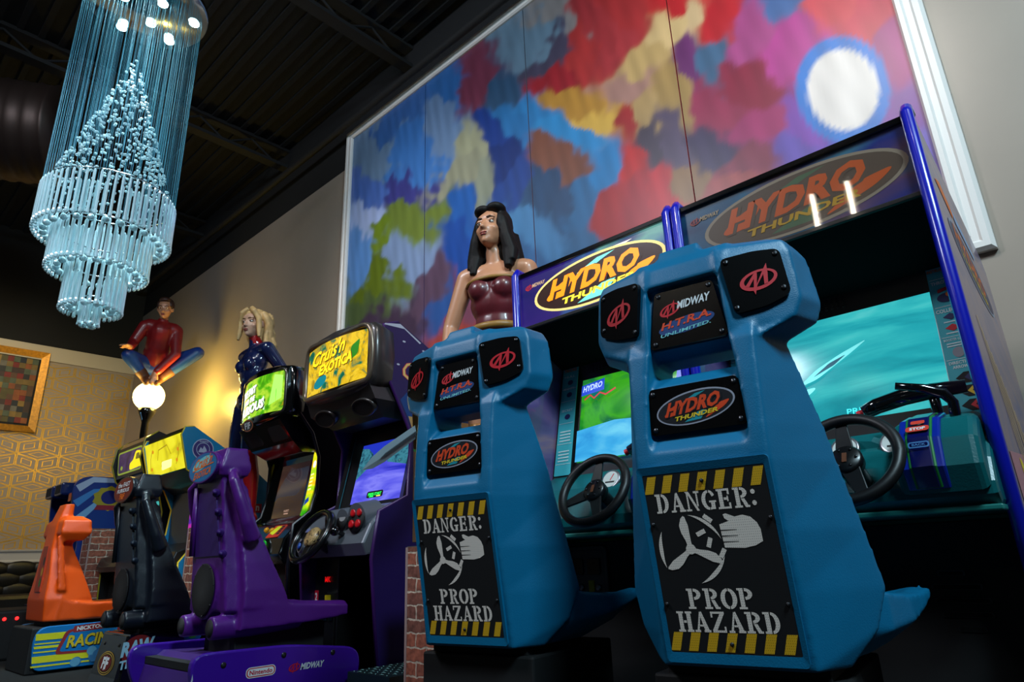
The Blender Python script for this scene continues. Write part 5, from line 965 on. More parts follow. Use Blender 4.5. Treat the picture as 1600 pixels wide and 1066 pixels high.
# ---------------------------------------------------------------- yellow marquee cabinet with blue side
NX = thing('arcade_cabinet', 'driving cabinet with plain lit yellow marquee and blue side with round purple sticker', 'arcade cabinet', (-5.64, 2.0, 0)); hw = .41
BLS = mat('blue_side_board', (24, 128, 178), .4)
prof = [(-.0, 1.34), (-.07, 1.60), (-.05, 1.66), (.02, 1.67), (.52, 1.38), (.75, 1.2), (.75, 0), (.04, 0), (.02, .66), (.2, .9), (.22, 1.1), (.14, 1.26)]
def nk_art(b, T):
    b.poly(ell(.1, 1.5, .082, .082, 32), mat('lilac_white_print', (190, 190, 215), .5), T, .001); b.poly(ell(.1, 1.5, .075, .075, 32), mat('violet_sticker', (70, 50, 120), .5), T, .0014); b.ring(ell(.1, 1.5, .052, .052, 32), ell(.1, 1.5, .047, .047, 32), mat('lilac_white_print', (190, 190, 215)), T, .0018); b.poly([(.065, 1.475), (.135, 1.475), (.125, 1.50), (.105, 1.53), (.095, 1.50), (.08, 1.515)], mat('lilac_white_print', (190, 190, 215)), T, .0018)
    b.text('GAMING', .1, 1.56, .014, mat('lilac_white_print', (190, 190, 215)), T, .002, .07, .02); b.text('CO', .1, 1.44, .014, mat('lilac_white_print', (190, 190, 215)), T, .002, .022, .02)
    for y, z in ((.36, 1.36), (.44, 1.33), (.5, 1.3)): b.poly(ell(y, z, .05, .02, 14), mat('pale_cloud_print', (90, 170, 205), .4), T, .001)
    b.poly([(.3, 1.0), (.34, 1.2), (.37, 1.05), (.41, 1.22), (.46, 1.02)], mat('deep_blue_print', (10, 60, 120)), T, .001); b.poly([(.22, .98), (.75, .98), (.75, .8), (.2, .8)], YELLOW, T, .001); b.poly([(.5, 1.03), (.62, 1.03), (.62, 1.1), (.5, 1.1)], mat('logo_red_print', (190, 24, 50)), T, .0012); b.text('n', .585, 1.065, .04, WHITE, T, .002, None, .04)
side_pair(NX, prof, hw, BLS, .02, 0, nk_art); edge(NX, [(.04, .05), (.02, .66), (.2, .9), (.22, 1.1), (.14, 1.26), (0, 1.34), (-.07, 1.6), (-.05, 1.66), (.02, 1.67)], hw, YELLOW, .009)
iw = hw-.021; b = MB(); b.box(-iw, .7, .05, iw, .74, 1.2, BLACKM); b.loft([[(-iw, -.04, 1.645), (iw, -.04, 1.645), (iw, -.04, 1.665), (-iw, -.04, 1.665)], [(-iw, .5, 1.37), (iw, .5, 1.37), (iw, .5, 1.39), (-iw, .5, 1.39)]], BLACKM); b.build('back_panel', NX)
T = FrQ((-iw, .0, 1.355), (iw, .0, 1.355), (-iw, -.065, 1.62)); b = MB(); W = 2*iw; H = .273; b.poly([(0, 0), (W, 0), (W, H), (0, H)], ramp_mat('lit_yellow_marquee', [(.3, (190, 175, 5)), (.45, (232, 220, 15)), (.6, (245, 236, 40)), (.75, (250, 225, 60))], (4, 2, 5), 1.0, .3, .8, 3), T, 0)
lo = em('lit_olive_line', (150, 120, 0), .8); lp = em('lit_pale_patch', (255, 250, 150), 1.2)
for pts in ([(.24, .12), (.28, .2), (.46, .22), (.52, .14)], [(.3, .06), (.33, .1), (.5, .09)], [(.07, .05), (.1, .15), (.14, .2)], [(.6, .05), (.66, .12), (.7, .2)]): b.poly(stroke(pts, .008), lo, T, .001)
b.poly(rpoly([(.3, .03), (.5, .04), (.53, .1), (.32, .1)], .02), lp, T, .0015)
for x, y in ((.62, .08), (.1, .06), (.66, .16), (.16, .2)): b.poly(ell(x, y, .02, .016, 10), em('lit_amber_print', (225, 140, 10), .8), T, .001)
b.build('marquee_art', NX, 'lit yellow marquee')
b = MB(); b.loft([[(-iw, .01, 1.352), (iw, .01, 1.352), (iw, .03, 1.352), (-iw, .03, 1.352)], [(-iw, .22, 1.22), (iw, .22, 1.22), (iw, .25, 1.22), (-iw, .25, 1.22)]], BLACK); b.box(-iw, .22, .62, iw, .30, 1.22, mat('charcoal_plastic', (38, 35, 36))); b.build('bezel', NX)
b = MB(); T = Fr((0, .219, 0), (1, 0, 0), (0, 0, 1)); b.poly(rrect(.0, .84, .34, 1.14, .04), ramp_mat('magenta_game_picture', [(.3, (30, 10, 120)), (.45, (90, 20, 170)), (.55, (220, 30, 170)), (.68, (50, 20, 190)), (.8, (250, 90, 90))], (4, 4, 7), .9, .2, 1.2, 4), T, .001); b.build('screen', NX)
b = MB(); b.prism([(.0, .62), (-.03, .66), (.0, .74), (.22, .82), (.22, .62)], -iw, iw, BLACK, YZ, .01); b.build('dashboard', NX); wheel(NX, (-.02, -.07, .72), .12, mat('orange_print', (235, 110, 25)), mat('orange_print', (235, 110, 25)), .5)
b = MB(); b.box(-iw, .1, 0, iw, .7, .62, BLACKM); b.build('lower_body', NX)

# ---------------------------------------------------------------- rounded black cabinet beyond it
RX = thing('arcade_cabinet', 'black cabinet with rounded top and lime framed marquee of a yellow car', 'arcade cabinet', (-6.60, 2.0, 0)); hw = .37
prof = [(.03, 1.42), (-.02, 1.56), (.0, 1.72), (.1, 1.8), (.7, 1.6), (.7, 0), (.04, 0), (.02, .66), (.2, .85), (.22, 1.1), (.16, 1.3)]
side_pair(RX, prof, hw, BLACK); edge(RX, [(.04, .05), (.02, .66), (.2, .85), (.22, 1.1), (.16, 1.3), (.03, 1.42), (-.02, 1.56), (0, 1.72), (.1, 1.8)], hw, mat('olive_edge_trim', (150, 140, 30), .4), .010)
iw = hw-.021; b = MB(); b.box(-iw, .64, .05, iw, .68, 1.58, BLACKM); b.loft([[(-iw, y, z), (iw, y, z), (iw, y+.02, z), (-iw, y+.02, z)] for y, z in ((.0, 1.71), (.05, 1.77), (.1, 1.79))], GLOSSB); b.loft([[(-iw, .08, 1.775), (iw, .08, 1.775), (iw, .08, 1.795), (-iw, .08, 1.795)], [(-iw, .68, 1.58), (iw, .68, 1.58), (iw, .68, 1.60), (-iw, .68, 1.60)]], BLACK); b.build('back_panel', RX)
b = MB(); T = FrQ((-iw, .02, 1.44), (iw, .02, 1.44), (-iw, -.0, 1.71)); W = 2*iw
b.prism([(0, 0), (W, 0), (W, .27), (0, .27)], -.02, 0, BLACK, T); o = rpoly([(.05, .03), (W-.05, .03), (W-.04, .24), (.04, .24)], .04); i_ = rpoly([(.065, .045), (W-.065, .045), (W-.056, .225), (.056, .225)], .035); b.ring(o, i_, em('lit_lime_line', (150, 170, 60), .6), T, .002); b.poly(i_, ramp_mat('lit_dusk_marquee', [(.3, (30, 16, 46)), (.5, (64, 40, 92)), (.65, (110, 90, 130)), (.8, (40, 20, 60))], (4, 2, 6), .8, .3, .8, 3), T, .0015)
yl = em('lit_car_yellow', (235, 215, 20), 1.1); b.poly(rpoly([(.36, .05), (.68, .06), (.68, .12), (.62, .2), (.5, .21), (.44, .13), (.36, .11)], .03), yl, T, .003); b.poly(rpoly([(.5, .13), (.61, .13), (.59, .185), (.52, .185)], .015), em('lit_car_window', (120, 110, 30), .7), T, .0035); b.poly(ell(.15, .09, .03, .02, 14), em('lit_lime_line', (150, 170, 60), .6), T, .003); b.build('marquee_art', RX, 'lit dusk purple marquee with a yellow car')
b = MB(); b.loft([[(-iw, .04, 1.44), (iw, .04, 1.44), (iw, .06, 1.44), (-iw, .06, 1.44)], [(-iw, .2, 1.26), (iw, .2, 1.26), (iw, .23, 1.26), (-iw, .23, 1.26)]], BLACK); b.box(-iw, .2, .62, iw, .28, 1.27, BLACKM); b.build('bezel', RX)
b = MB(); T = Fr((0, .199, 0), (1, 0, 0), (0, 0, 1)); b.poly(rrect(-.3, .75, .32, 1.2, .03), ramp_mat('teal_game_picture', [(.3, (6, 50, 60)), (.45, (20, 130, 140)), (.55, (80, 200, 190)), (.65, (20, 90, 60)), (.8, (30, 110, 220))], (4, 4, 7), .8, .2, 1.2, 4), T, .001); b.build('screen', RX)
b = MB(); b.prism([(.0, .62), (-.03, .66), (.0, .74), (.2, .8), (.2, .62)], -iw, iw, BLACK, YZ, .01); b.box(-iw, .1, 0, iw, .64, .62, BLACKM); b.build('lower_body', RX)

# ---------------------------------------------------------------- blue cockpit cabinet at the far left
BX = thing('arcade_cabinet', 'dark blue cockpit cabinet with swirled side and gold crest behind the orange seat', 'arcade cabinet', (-7.62, 1.72, 0)); NAVY = mat('navy_gloss_board', (16, 40, 104), .3, coat=.3)
SW = mat('swirl_navy_board', (22, 52, 132), .35)
prof = rpoly([(.04, 1.42), (.12, 1.50), (.52, 1.50), (.72, 1.3), (.78, .2), (.78, 0), (.1, 0), (.1, .4), (.16, .9), (.06, 1.1)], .08, 4)
for sg in (-1, 1):
    b = MB(); b.prism(prof, .34 if sg > 0 else -.37, .37 if sg > 0 else -.34, SW, YZ)
    if sg > 0:
        T = Fr((.37, 0, 0), (0, 1, 0), (0, 0, 1))
        for k, (pts, c) in enumerate((([(.08, 1.38), (.2, 1.47), (.45, 1.47), (.6, 1.38)], (170, 190, 220)), ([(.08, 1.24), (.22, 1.36), (.5, 1.40)], (60, 130, 200)), ([(.12, 1.1), (.25, 1.24), (.4, 1.32)], (120, 170, 215)), ([(.45, 1.1), (.55, 1.25), (.66, 1.3)], (60, 130, 200)))): b.poly(stroke(pts, .07, .02), mat('swirl_print_%d' % k, c, .4), T, .001)
        b.poly([(p[0]*.15+.36, p[1]*.15+1.3) for p in [(cos(a)*(1 if i % 2 else .86), sin(a)*(1 if i % 2 else .86)*.8) for i, a in enumerate([k*pi/10 for k in range(20)])]], mat('crest_gold_print', (165, 150, 40), .4), T, .002); b.poly(ell(.36, 1.31, .075, .065, 24), mat('deep_navy_print', (20, 30, 110), .4), T, .0024); b.poly([(.24, 1.19), (.48, 1.19), (.46, 1.235), (.26, 1.235)], mat('crest_red_print', (140, 30, 50), .4), T, .0026)
    b.build('side_panel', BX)
b = MB(); b.box(-.34, .72, .0, .34, .76, 1.45, NAVY); b.loft([[(-.34, .1, 1.45), (.34, .1, 1.45), (.34, .6, 1.45), (-.34, .6, 1.45)], [(-.34, .14, 1.49), (.34, .14, 1.49), (.34, .6, 1.49), (-.34, .6, 1.49)]], NAVY); b.build('back_panel', BX)
for x in (-.2, .12): b = MB(); b.box(x-.12, -.02, 1.33, x+.12, .2, 1.45, NAVY, .02); b.box(x-.08, -.024, 1.35, x+.08, -.01, 1.43, BLACKM, .004); b.build('speaker_pod', BX)
b = MB(); b.prism(rrect(.08, .62, .26, 1.05, .02), -.01, .01, mat('pale_blue_screen_off', (120, 170, 190), .25, coat=.4), Fr((0, .3, 0), (.9, .45, 0), (0, 0, 1))); b.build('screen', BX)
b = MB(); b.loft([[(-.34, .05, .28), (.34, .05, .28), (.34, .7, .28), (-.34, .7, .28)], [(-.34, -.02, .36), (.34, -.02, .36), (.34, .7, .42), (-.34, .7, .42)]], NAVY); b.box(-.33, .4, .42, .33, .7, .8, NAVY, .03); b.build('tray', BX)
b = MB(); b.prism(rrect(-.03, 0, .04, .075, .004), 0, .004, mat('red_yellow_sticker', (225, 90, 30), .4, noise_amt=.4, nscale=30), Fr((.36, .03, 1.26), (1, 0, 0), (0, 0, 1))); b.build('sticker', BX)

# ---------------------------------------------------------------- brick printed pedestals
def pedestal(loc, sx, sy, h, label):
    b = MB(); b.box(-sx/2, -sy/2, 0, sx/2, sy/2, h, BRICK)
    for x in (-1, 1): b.box(x*sx/2-.006, -sy/2-.004, 0, x*sx/2+.006, -sy/2+.006, h, mat('paper_edge_pink', (170, 140, 135), .6))
    b.box(-sx/2, -sy/2, h, sx/2, sy/2, h+.004, mat('pedestal_top', (90, 80, 75), .7)); o = b.build('pedestal'); o.location = loc; return tag(o, label, 'pedestal', 'brick printed pedestals')
pedestal((-2.26, 2.3, 0), .60, .56, .66, 'brick printed pedestal beside the smaller teal seat, under the dark haired figure')
pedestal((-5.04, 2.36, 0), .31, .62, .90, 'brick printed pedestal just left of the purple seat, under the blonde figure')
pedestal((-7.09, 2.15, 0), .20, .5, 1.0, 'brick printed pedestal between the orange seat and the black seat')

# ---------------------------------------------------------------- figures
def frame_at(loc, az):   # local axes: x = figure's left, y = forward, z = up; az = heading
    f = Vector((cos(az), sin(az), 0)); return Matrix(((-f.y, f.x, 0, loc[0]), (f.x, f.y, 0, loc[1]), (0, 0, 1, loc[2]), (0, 0, 0, 1)))
SKIN = mat('painted_skin', (196, 138, 104), .38, coat=.15); LIP = mat('painted_lips', (150, 62, 58), .4); EYEW = mat('eye_white', (225, 222, 215), .3); IRIS = mat('dark_iris', (40, 28, 22), .2); BROW = mat('brow_brown', (60, 38, 26), .6)
def head(T, s, skin, parent, brow=BROW):
    b = MB(); ba = MB()
    E = [((0, -.012, .03), (.076, .094, .092)), ((0, .02, -.03), (.062, .072, .075)), ((0, .04, -.078), (.038, .042, .034)), ((0, .066, -.094), (.02, .018, .018)), ((.037, .052, -.03), (.025, .026, .024)), ((-.037, .052, -.03), (.025, .026, .024)), ((0, .068, .036), (.052, .018, .03)), ((.03, .078, .014), (.026, .010, .007)), ((-.03, .078, .014), (.026, .010, .007))]
    for c, r in E: b.ball(c, r, skin, u=16, v=10)
    b.cap((0, .08, .008), .009, (0, .104, -.035), .0115, skin); b.ball((.012, .09, -.038), (.009, .011, .008), skin, u=10, v=8); b.ball((-.012, .09, -.038), (.009, .011, .008), skin, u=10, v=8)
    b.ball((0, .083, -.063), (.02, .012, .007), skin, u=12, v=8); b.ball((0, .080, -.074), (.017, .012, .007), skin, u=12, v=8)
    for q in (-1, 1): b.ball((q*.077, -.005, -.005), (.011, .02, .032), skin, u=10, v=8)
    b.v = [tuple(T @ (Vector(v)*s)) for v in b.v]; h = b   # merged with the body by the caller
    f = MB()
    for q in (-1, 1): f.ball((q*.031, .072, .001), (.014, .012, .0075), EYEW, u=12, v=8); f.ball((q*.031, .0815, .001), (.0062, .0035, .0064), IRIS, u=10, v=6)
    f.v = [tuple(T @ (Vector(v)*s)) for v in f.v]; f.build('eyes', parent)
    f = MB()
    for q in (-1, 1): f.tube([(q*.014, .089, .023), (q*.032, .0885, .027), (q*.053, .072, .022)], [.0035, .0042, .002], brow, 8)
    f.v = [tuple(T @ (Vector(v)*s)) for v in f.v]; f.build('eyebrows', parent)
    f = MB(); f.ball((0, .0885, -.0635), (.0205, .0075, .0052), LIP, u=14, v=8); f.ball((0, .0855, -.0735), (.017, .0085, .0056), LIP, u=14, v=8); f.v = [tuple(T @ (Vector(v)*s)) for v in f.v]; f.build('lips', parent)
    return h
def hand(b, w, d, up, m, curl=.6, s=1.0, spread=.2, thumb=1):   # palm and five bent fingers from wrist w along d; up = back of hand
    w, d, up = Vector(w), Vector(d).normalized(), Vector(up); side = d.cross(up).normalized(); up = side.cross(d)
    P = lambda a, c, e: w + d*a*s + side*c*s + up*e*s
    b.cap(P(.0, 0, 0), .024*s, P(.05, .012, 0), .022*s, m); b.cap(P(.0, 0, 0), .022*s, P(.055, -.018, 0), .019*s, m); b.cap(P(.06, .02, 0), .015*s, P(.06, -.025, 0), .014*s, m)
    for k, (c, L) in enumerate(((.03, .068), (.011, .078), (-.009, .072), (-.028, .056))):
        p = P(.07, c, 0); a = 0; dd = d + side*spread*c*6; dd.normalize()
        for i, f in enumerate((.45, .32, .23)):
            a += curl*(.5 if i == 0 else .9); q = p + (dd*cos(a) - up*sin(a))*L*f*s; b.cap(p, (.0095-.0012*i)*s, q, (.0085-.0012*i)*s, m); p = q
    p = P(.015, .022*thumb, -.006); q = P(.045, .05*thumb, -.02); r_ = P(.075, .052*thumb, -.03); b.cap(p, .013*s, q, .011*s, m); b.cap(q, .0105*s, r_, .009*s, m)
def boxhair(name, T, s, parts, m, parent, vox=.006):
    b = MB()
    for c, r in parts:
        if isinstance(r, tuple): b.ball(c, r, m, u=14, v=10)
        else: b.tube(c, r, m, 8)
    b.v = [tuple(T @ (Vector(v)*s)) for v in b.v]; return b.remesh(name, parent, vox, 2, .4)
def inv(parent, *os):
    for o in os: o.matrix_parent_inverse = parent.matrix_world.inverted() if False else Matrix.Translation(-Vector(parent.location))
def settle(root):   # parts were modelled in world space: keep them there under the root
    for c in root.children: c.matrix_parent_inverse = Matrix.Translation(-Vector(root.location))

# standing woman, dark hair, maroon top, sword hand low in front
WR = thing('statue', 'painted statue of a dark haired woman in a plain maroon top above the teal seats', 'statue', (-2.22, 2.33, .676))
B = frame_at((-2.22, 2.33, .676), radians(-66)); P = lambda x, y, z: tuple(B @ Vector((x, y, z)))
b = MB(); S = SKIN
def torso(b, m, P, g=0.0, top=True):
    for c, r in (((0, 0, 1.30), (.155, .095, .12)), ((0, .01, 1.20), (.135, .09, .12)), ((0, .005, 1.08), (.112, .08, .11)), ((0, .0, .97), (.15, .10, .10)), ((.055, -.02, .9), (.09, .1, .1)), ((-.055, -.02, .9), (.09, .1, .1))):
        q = MB(); q.ball((0, 0, 0), (r[0]+g, r[1]+g, r[2]+g), m, u=18, v=12); M_ = B if P is None else P; b.add([tuple(M_ @ (Vector(v) + Vector(c))) for v in q.v], q.f, m)
    for sx in (-1, 1):
        q = MB(); q.ball((0, 0, 0), (.057+g, .05+g, .058+g), m, u=14, v=10); b.add([tuple(M_ @ (Vector(v) + Vector((sx*.066, .072, 1.26)))) for v in q.v], q.f, m)
def legs(b, m, P, g=0, z1=0.0, z0=1.0, feet=True):
    for sx in (-1, 1):
        pts = [(sx*.085, 0, .92, .085), (sx*.095, .02, .72, .076), (sx*.1, .03, .52, .056), (sx*.105, .0, .36, .056), (sx*.11, -.015, .10, .036)]
        pts = [p for p in pts if z1 <= p[2] <= z0]
        for p, q in zip(pts[:-1], pts[1:]): b.cap(P(*p[:3]), p[3]+g, P(*q[:3]), q[3]+g, m)
        if feet and z1 < .1: b.cap(P(sx*.11, -.03, .045), .042+g, P(sx*.125, .13, .035), .03+g, m)
torso(b, S, B); legs(b, S, P)
for sx in (-1, 1): b.cap(P(0, 0, 1.385), .06, P(sx*.155, -.01, 1.385), .058, S)
b.cap(P(0, -.01, 1.38), .055, P(.0, .012, 1.5), .048, S)
b.cap(P(.175, -.01, 1.38), .056, P(.235, -.05, 1.12), .042, S); b.cap(P(.235, -.05, 1.12), .042, P(.24, .04, .90), .030, S); hand(b, P(.24, .04, .9), (B.to_3x3() @ Vector((.0, .2, -1))), (B.to_3x3() @ Vector((1, 0, 0))), S, .45)
hw_ = Vector((-2.37, 1.97, 1.21))
b.cap(P(-.175, -.01, 1.38), .056, P(-.27, .0, 1.10), .042, S); b.cap(P(-.27, .0, 1.10), .042, tuple(hw_ + Vector((.02, .1, .1))), .030, S); b.cap(tuple(hw_ + Vector((.02, .1, .1))), .03, tuple(hw_ + Vector((0, .05, .03))), .026, S); hand(b, hw_ + Vector((0.005, .05, .025)), (0.05, -1, -.3), (-1, 0, .3), S, 1.15, 1.0, .05)
HT = frame_at((0, 0, 0), radians(-76)); HT = Matrix.Translation(Vector(P(0, .03, 1.625))) @ HT.to_3x3().to_4x4() @ Matrix.Rotation(radians(8), 4, 'X')
h = head(HT, 1.08, S, WR); b.add(h.v, h.f, S); b.remesh('body', WR, .0075, 3, .5)
MAR = mat('maroon_leather', (96, 30, 38), .35, coat=.3, noise_amt=.25, nscale=9); BRN = mat('tan_edge_leather', (150, 110, 50), .4)
b = MB(); torso(b, MAR, B, .009); o = b.remesh('bodice', WR, .008, 4, .5)
b = MB(); bmv = bmesh.new(); bmv.from_mesh(o.data)   # keep the bodice below the neckline
dl = [v for v in bmv.verts if (B.inverted() @ v.co).z > 1.315 or (B.inverted() @ v.co).z < .93]; bmesh.ops.delete(bmv, geom=dl, context='VERTS'); bmv.to_mesh(o.data); bmv.free()
b = MB(); b.tube([P(.158*cos(a), .005+.108*sin(a), 1.315) for a in [2*pi*k/40 for k in range(40)]], .011, BRN, 8, True); b.build('neck_trim', WR)
b = MB(); b.tube([P(.126*cos(a), .01+.096*sin(a), 1.05) for a in [2*pi*k/40 for k in range(40)]], .022, BRN, 8, True); b.build('belt', WR)
b = MB(); NSK = mat('dark_navy_skirt', (22, 30, 58), .4); b.loft([[P(w*cos(a), .8*w*sin(a), z) for a in [2*pi*k/28 for k in range(28)]] for z, w in ((.98, .165), (.86, .2), (.74, .225), (.74, .215), (.9, .18))], NSK, None, True); b.build('skirt', WR)
b = MB(); legs(b, mat('brown_gold_boot', (150, 100, 40), .35, .2), P, .012, 0, .56); b.remesh('boots', WR, .009, 3, .5)
HB = mat('black_hair', (12, 9, 10), .62, spec=.25, noise_amt=.3, nscale=20)
boxhair('hair', HT, 1.08, [((0, -.03, .05), (.088, .096, .088)), ((.062, -.01, .02), (.034, .07, .085)), ((-.062, -.01, .02), (.034, .07, .085)), ((.035, .035, .098), (.052, .055, .03)), ((-.035, .035, .098), (.052, .055, .03)), ((0, -.06, -.06), (.1, .06, .14))] + [([(q*.065, .0+.02*k, .04), (q*.085, -.01+.02*k, -.06), (q*(.095+.012*k), -.015, -.15), (q*(.10+.018*k), .0, -.24+.03*k)], [.03, .036, .04, .02]) for q in (-1, 1) for k in (0, 1)] + [([(x, -.09, .0), (x*1.4, -.1, -.15), (x*1.6, -.085, -.27)], [.04, .05, .03]) for x in (-.06, 0, .06)], HB, WR)
settle(WR)
SWD = thing('sword', 'grey blade with dark fuller pointing down and left, held by the dark haired statue', 'sword', tuple(hw_))
tip = Vector((-2.262, 1.548, .953)); d = (tip - hw_); L = d.length; d.normalize(); Tn = Fr((0, 0, 0), d, Vector((.3, 0, 1)))
b = MB(); bl_ = [(.09, .034), (L-.16, .036), (L-.07, .026), (L, .0)]; top_ = [(x, w) for x, w in bl_]; pts = top_ + [(x, -w) for x, w in bl_[:-1][::-1]]; n = len(pts)
b.add([(x, y, 0) for x, y in pts] + [(.09, 0, .007), (L-.1, 0, .006), (.09, 0, -.007), (L-.1, 0, -.006)], [(0, 1, n+1, n), (1, 2, n+1), (2, 3, n+1), (3, 4, n+1), (4, 5, n+1), (5, 6, n, n+1), (6, 0, n), (1, 0, n+2, n+3), (2, 1, n+3), (3, 2, n+3), (4, 3, n+3), (5, 4, n+3), (6, 5, n+3, n+2), (0, 6, n+2)], mat('dull_blade', (176, 196, 204), .35, .1), Tn); b.build('blade', SWD)
b = MB(); b.prism([(.1, .008), (L-.16, .007), (L-.12, 0), (L-.16, -.007), (.1, -.008)], -.009, .009, mat('fuller_dark', (70, 80, 86), .5), Tn, .001); b.build('fuller', SWD)
b = MB(); b.box(.07, -.09, -.014, .095, .09, .014, mat('guard_bronze', (110, 82, 40), .35, .7), .005, Tn); b.build('guard', SWD); b = MB(); b.tube([tuple(Tn @ Vector((x, 0, 0))) for x in (-.09, -.05, 0, .05, .08)], [.015, .0145, .016, .0145, .014], mat('grip_leather', (60, 38, 26), .6), 10); b.ball(tuple(Tn @ Vector((-.105, 0, 0))), .021, mat('guard_bronze', (110, 82, 40))); b.build('grip', SWD)

# standing woman, long blonde hair, plain dark navy suit, hand on hip
CR = thing('statue', 'painted statue of a woman with wavy blonde hair in a glossy navy suit', 'statue', (-5.05, 2.36, .917))
B = frame_at((-5.05, 2.36, .917), radians(-88)); P = lambda x, y, z: tuple(B @ Vector((x, y, z)))
NAV = mat('navy_gloss_suit', (24, 34, 78), .2, coat=.7); b = MB(); S2 = mat('painted_fair_skin', (205, 160, 135), .4)
torso(b, NAV, B); legs(b, NAV, P)
for sx in (-1, 1): b.cap(P(0, 0, 1.39), .062, P(sx*.16, -.01, 1.39), .06, NAV)
b.cap(P(.18, -.01, 1.385), .06, P(.2, -.19, 1.18), .046, NAV); b.cap(P(.2, -.19, 1.18), .046, P(.19, -.02, 1.02), .036, NAV); b.cap(P(-.18, -.01, 1.385), .06, P(-.2, -.19, 1.18), .046, NAV); b.cap(P(-.2, -.19, 1.18), .046, P(-.19, -.02, 1.02), .036, NAV)
b.cap(P(0, -.01, 1.4), .058, P(0, .01, 1.50), .05, NAV); b.remesh('body', CR, .009, 3, .5)
b = MB(); HT = Matrix.Translation(Vector(P(0, .03, 1.63))) @ frame_at((0, 0, 0), radians(-66)).to_3x3().to_4x4(); h = head(HT, 1.08, S2, CR, mat('blonde_brow', (130, 95, 55), .6)); b.add(h.v, h.f, S2); b.cap(P(0, .0, 1.5), .046, P(0, .02, 1.56), .045, S2); b.remesh('head', CR, .007, 3, .5)
b = MB(); b.cap(P(0, -.01, 1.455), .062, P(0, .005, 1.505), .056, mat('red_gloss_collar', (170, 20, 26), .25, coat=.5)); b.remesh('collar', CR, .008, 3, .5)
for sx in (-1, 1): b = MB(); q = (B.to_3x3() @ Vector((-sx*.5, .6, -.5))); b.cap(P(sx*.195, -.09, 1.09), .047, P(sx*.19, -.02, 1.02), .042, mat('red_gloss_collar', (170, 20, 26))); hand(b, P(sx*.19, -.02, 1.02), q, B.to_3x3() @ Vector((sx, .4, .6)), mat('red_gloss_collar', (170, 20, 26)), .5, 1.0, .2, -sx); b.remesh('glove', CR, .007, 2, .5)
b = MB(); legs(b, mat('red_gloss_collar', (170, 20, 26)), P, .011, 0, .55); b.remesh('boots', CR, .01, 3, .5)
BLO = mat('blonde_hair', (206, 168, 112), .5, noise_amt=.2, nscale=25); random.seed(8)
strands = [((0, -.025, .05), (.09, .1, .085)), ((0, -.06, -.06), (.1, .075, .13))]
for k in range(26):
    a = radians(random.uniform(25, 335)) - pi/2; x0, y0 = .085*cos(a), -.02 + .095*sin(a)
    if y0 > .012: continue
    pts = []; ph = random.random()*6
    for i in range(8): t = i/7; pts.append((x0*(1+.55*t) + .016*sin(ph+t*9), y0*(1+.45*t) - .02*t + .014*cos(ph+t*9), .09 - t*(.34+.05*sin(k))))
    strands.append((pts, [.02, .026, .027, .027, .026, .025, .022, .012]))
for q in (-1, 1): strands.append(([(q*.015, .06, .115), (q*.055, .075, .08), (q*.082, .05, .02), (q*.09, .045, -.06), (q*.1, .05, -.13)], [.022, .024, .022, .022, .014]))
boxhair('hair', HT, 1.08, strands, BLO, CR, .0065); settle(CR)

# globe lamp on a black post with a crouching figure on it
LP = Vector((-8.27, 2.62, 0)); ZGL = 2.60
LMP = thing('globe_lamp', 'white globe street lamp glowing on a slim black post in the corner', 'lamp', tuple(LP))
b = MB(); b.lathe([(.16, 0), (.16, .04), (.09, .08), (.055, .16), (.045, .3), (.042, 2.28), (.055, 2.32), (.085, 2.38), (.105, 2.435), (.09, 2.45), (0, 2.45)], GLOSSB, n=24); b.build('post', LMP)
b = MB(); b.ball((0, 0, ZGL), .17, em('opal_glass', (255, 236, 165), 3.2), u=32, v=20); b.build('globe', LMP)
light('globe_lamp_light', 'POINT', (LP.x+.22, LP.y+.2, ZGL), 42, (1.0, .72, .12), shadow_soft_size=.15)
light('globe_lamp_light', 'POINT', (LP.x-.05, LP.y-.26, ZGL), 16, (1.0, .72, .15), shadow_soft_size=.15)
FG = thing('statue', 'painted statue of a person in red top and blue trousers crouching on the globe', 'statue', (LP.x, LP.y, ZGL+.17))
vr = Vector((.302, .953, 0)); vt = Vector((.953, -.302, 0)); O = Vector((LP.x, LP.y, ZGL))
def Q(r, t, z): return tuple(O + vr*r + vt*t + Vector((0, 0, z)))
RDS = mat('dark_red_cloth', (132, 24, 28), .4, coat=.2, noise_amt=.15, nscale=14); BLU = mat('blue_cloth', (20, 62, 140), .4, coat=.2, noise_amt=.15, nscale=14)
b = MB(); S = SKIN
b.cap(Q(0, -.12, .42), .12, Q(.02, -.02, .62), .12, S); b.cap(Q(.02, -.02, .62), .13, Q(.03, .06, .80), .125, S); b.cap(Q(-.1, .06, .86), .075, Q(.16, .06, .84), .075, S); b.cap(Q(.03, .08, .88), .055, Q(.04, .11, .97), .05, S)
hip = (Q(-.07, -.12, .40), Q(.08, -.12, .40)); knee = (Q(-.27, .14, .44), Q(.46, .06, .58)); ank = (Q(-.06, .06, .20), Q(.07, .03, .20))
for k in (0, 1): b.cap(hip[k], .095, knee[k], .066, S); b.cap(knee[k], .066, ank[k], .042, S); b.cap(ank[k], .042, Q((-.05, .06)[k], .15, .13), .028, S)
b.cap(Q(-.15, .06, .85), .06, Q(-.25, .05, .62), .046, S); b.cap(Q(-.25, .05, .62), .046, Q(-.27, .22, .52), .034, S); hand(b, Q(-.27, .22, .52), vr*-.5 + vt*.8, Vector((0, 0, 1)), S, .35, 1.1)
b.cap(Q(.2, .06, .83), .06, Q(.22, .12, .52), .046, S); b.cap(Q(.22, .12, .52), .046, Q(.03, .15, .25), .034, S); hand(b, Q(.03, .15, .25), Vector((0, 0, -1)) + vt*.25, vt, S, .3, 1.1, .4)
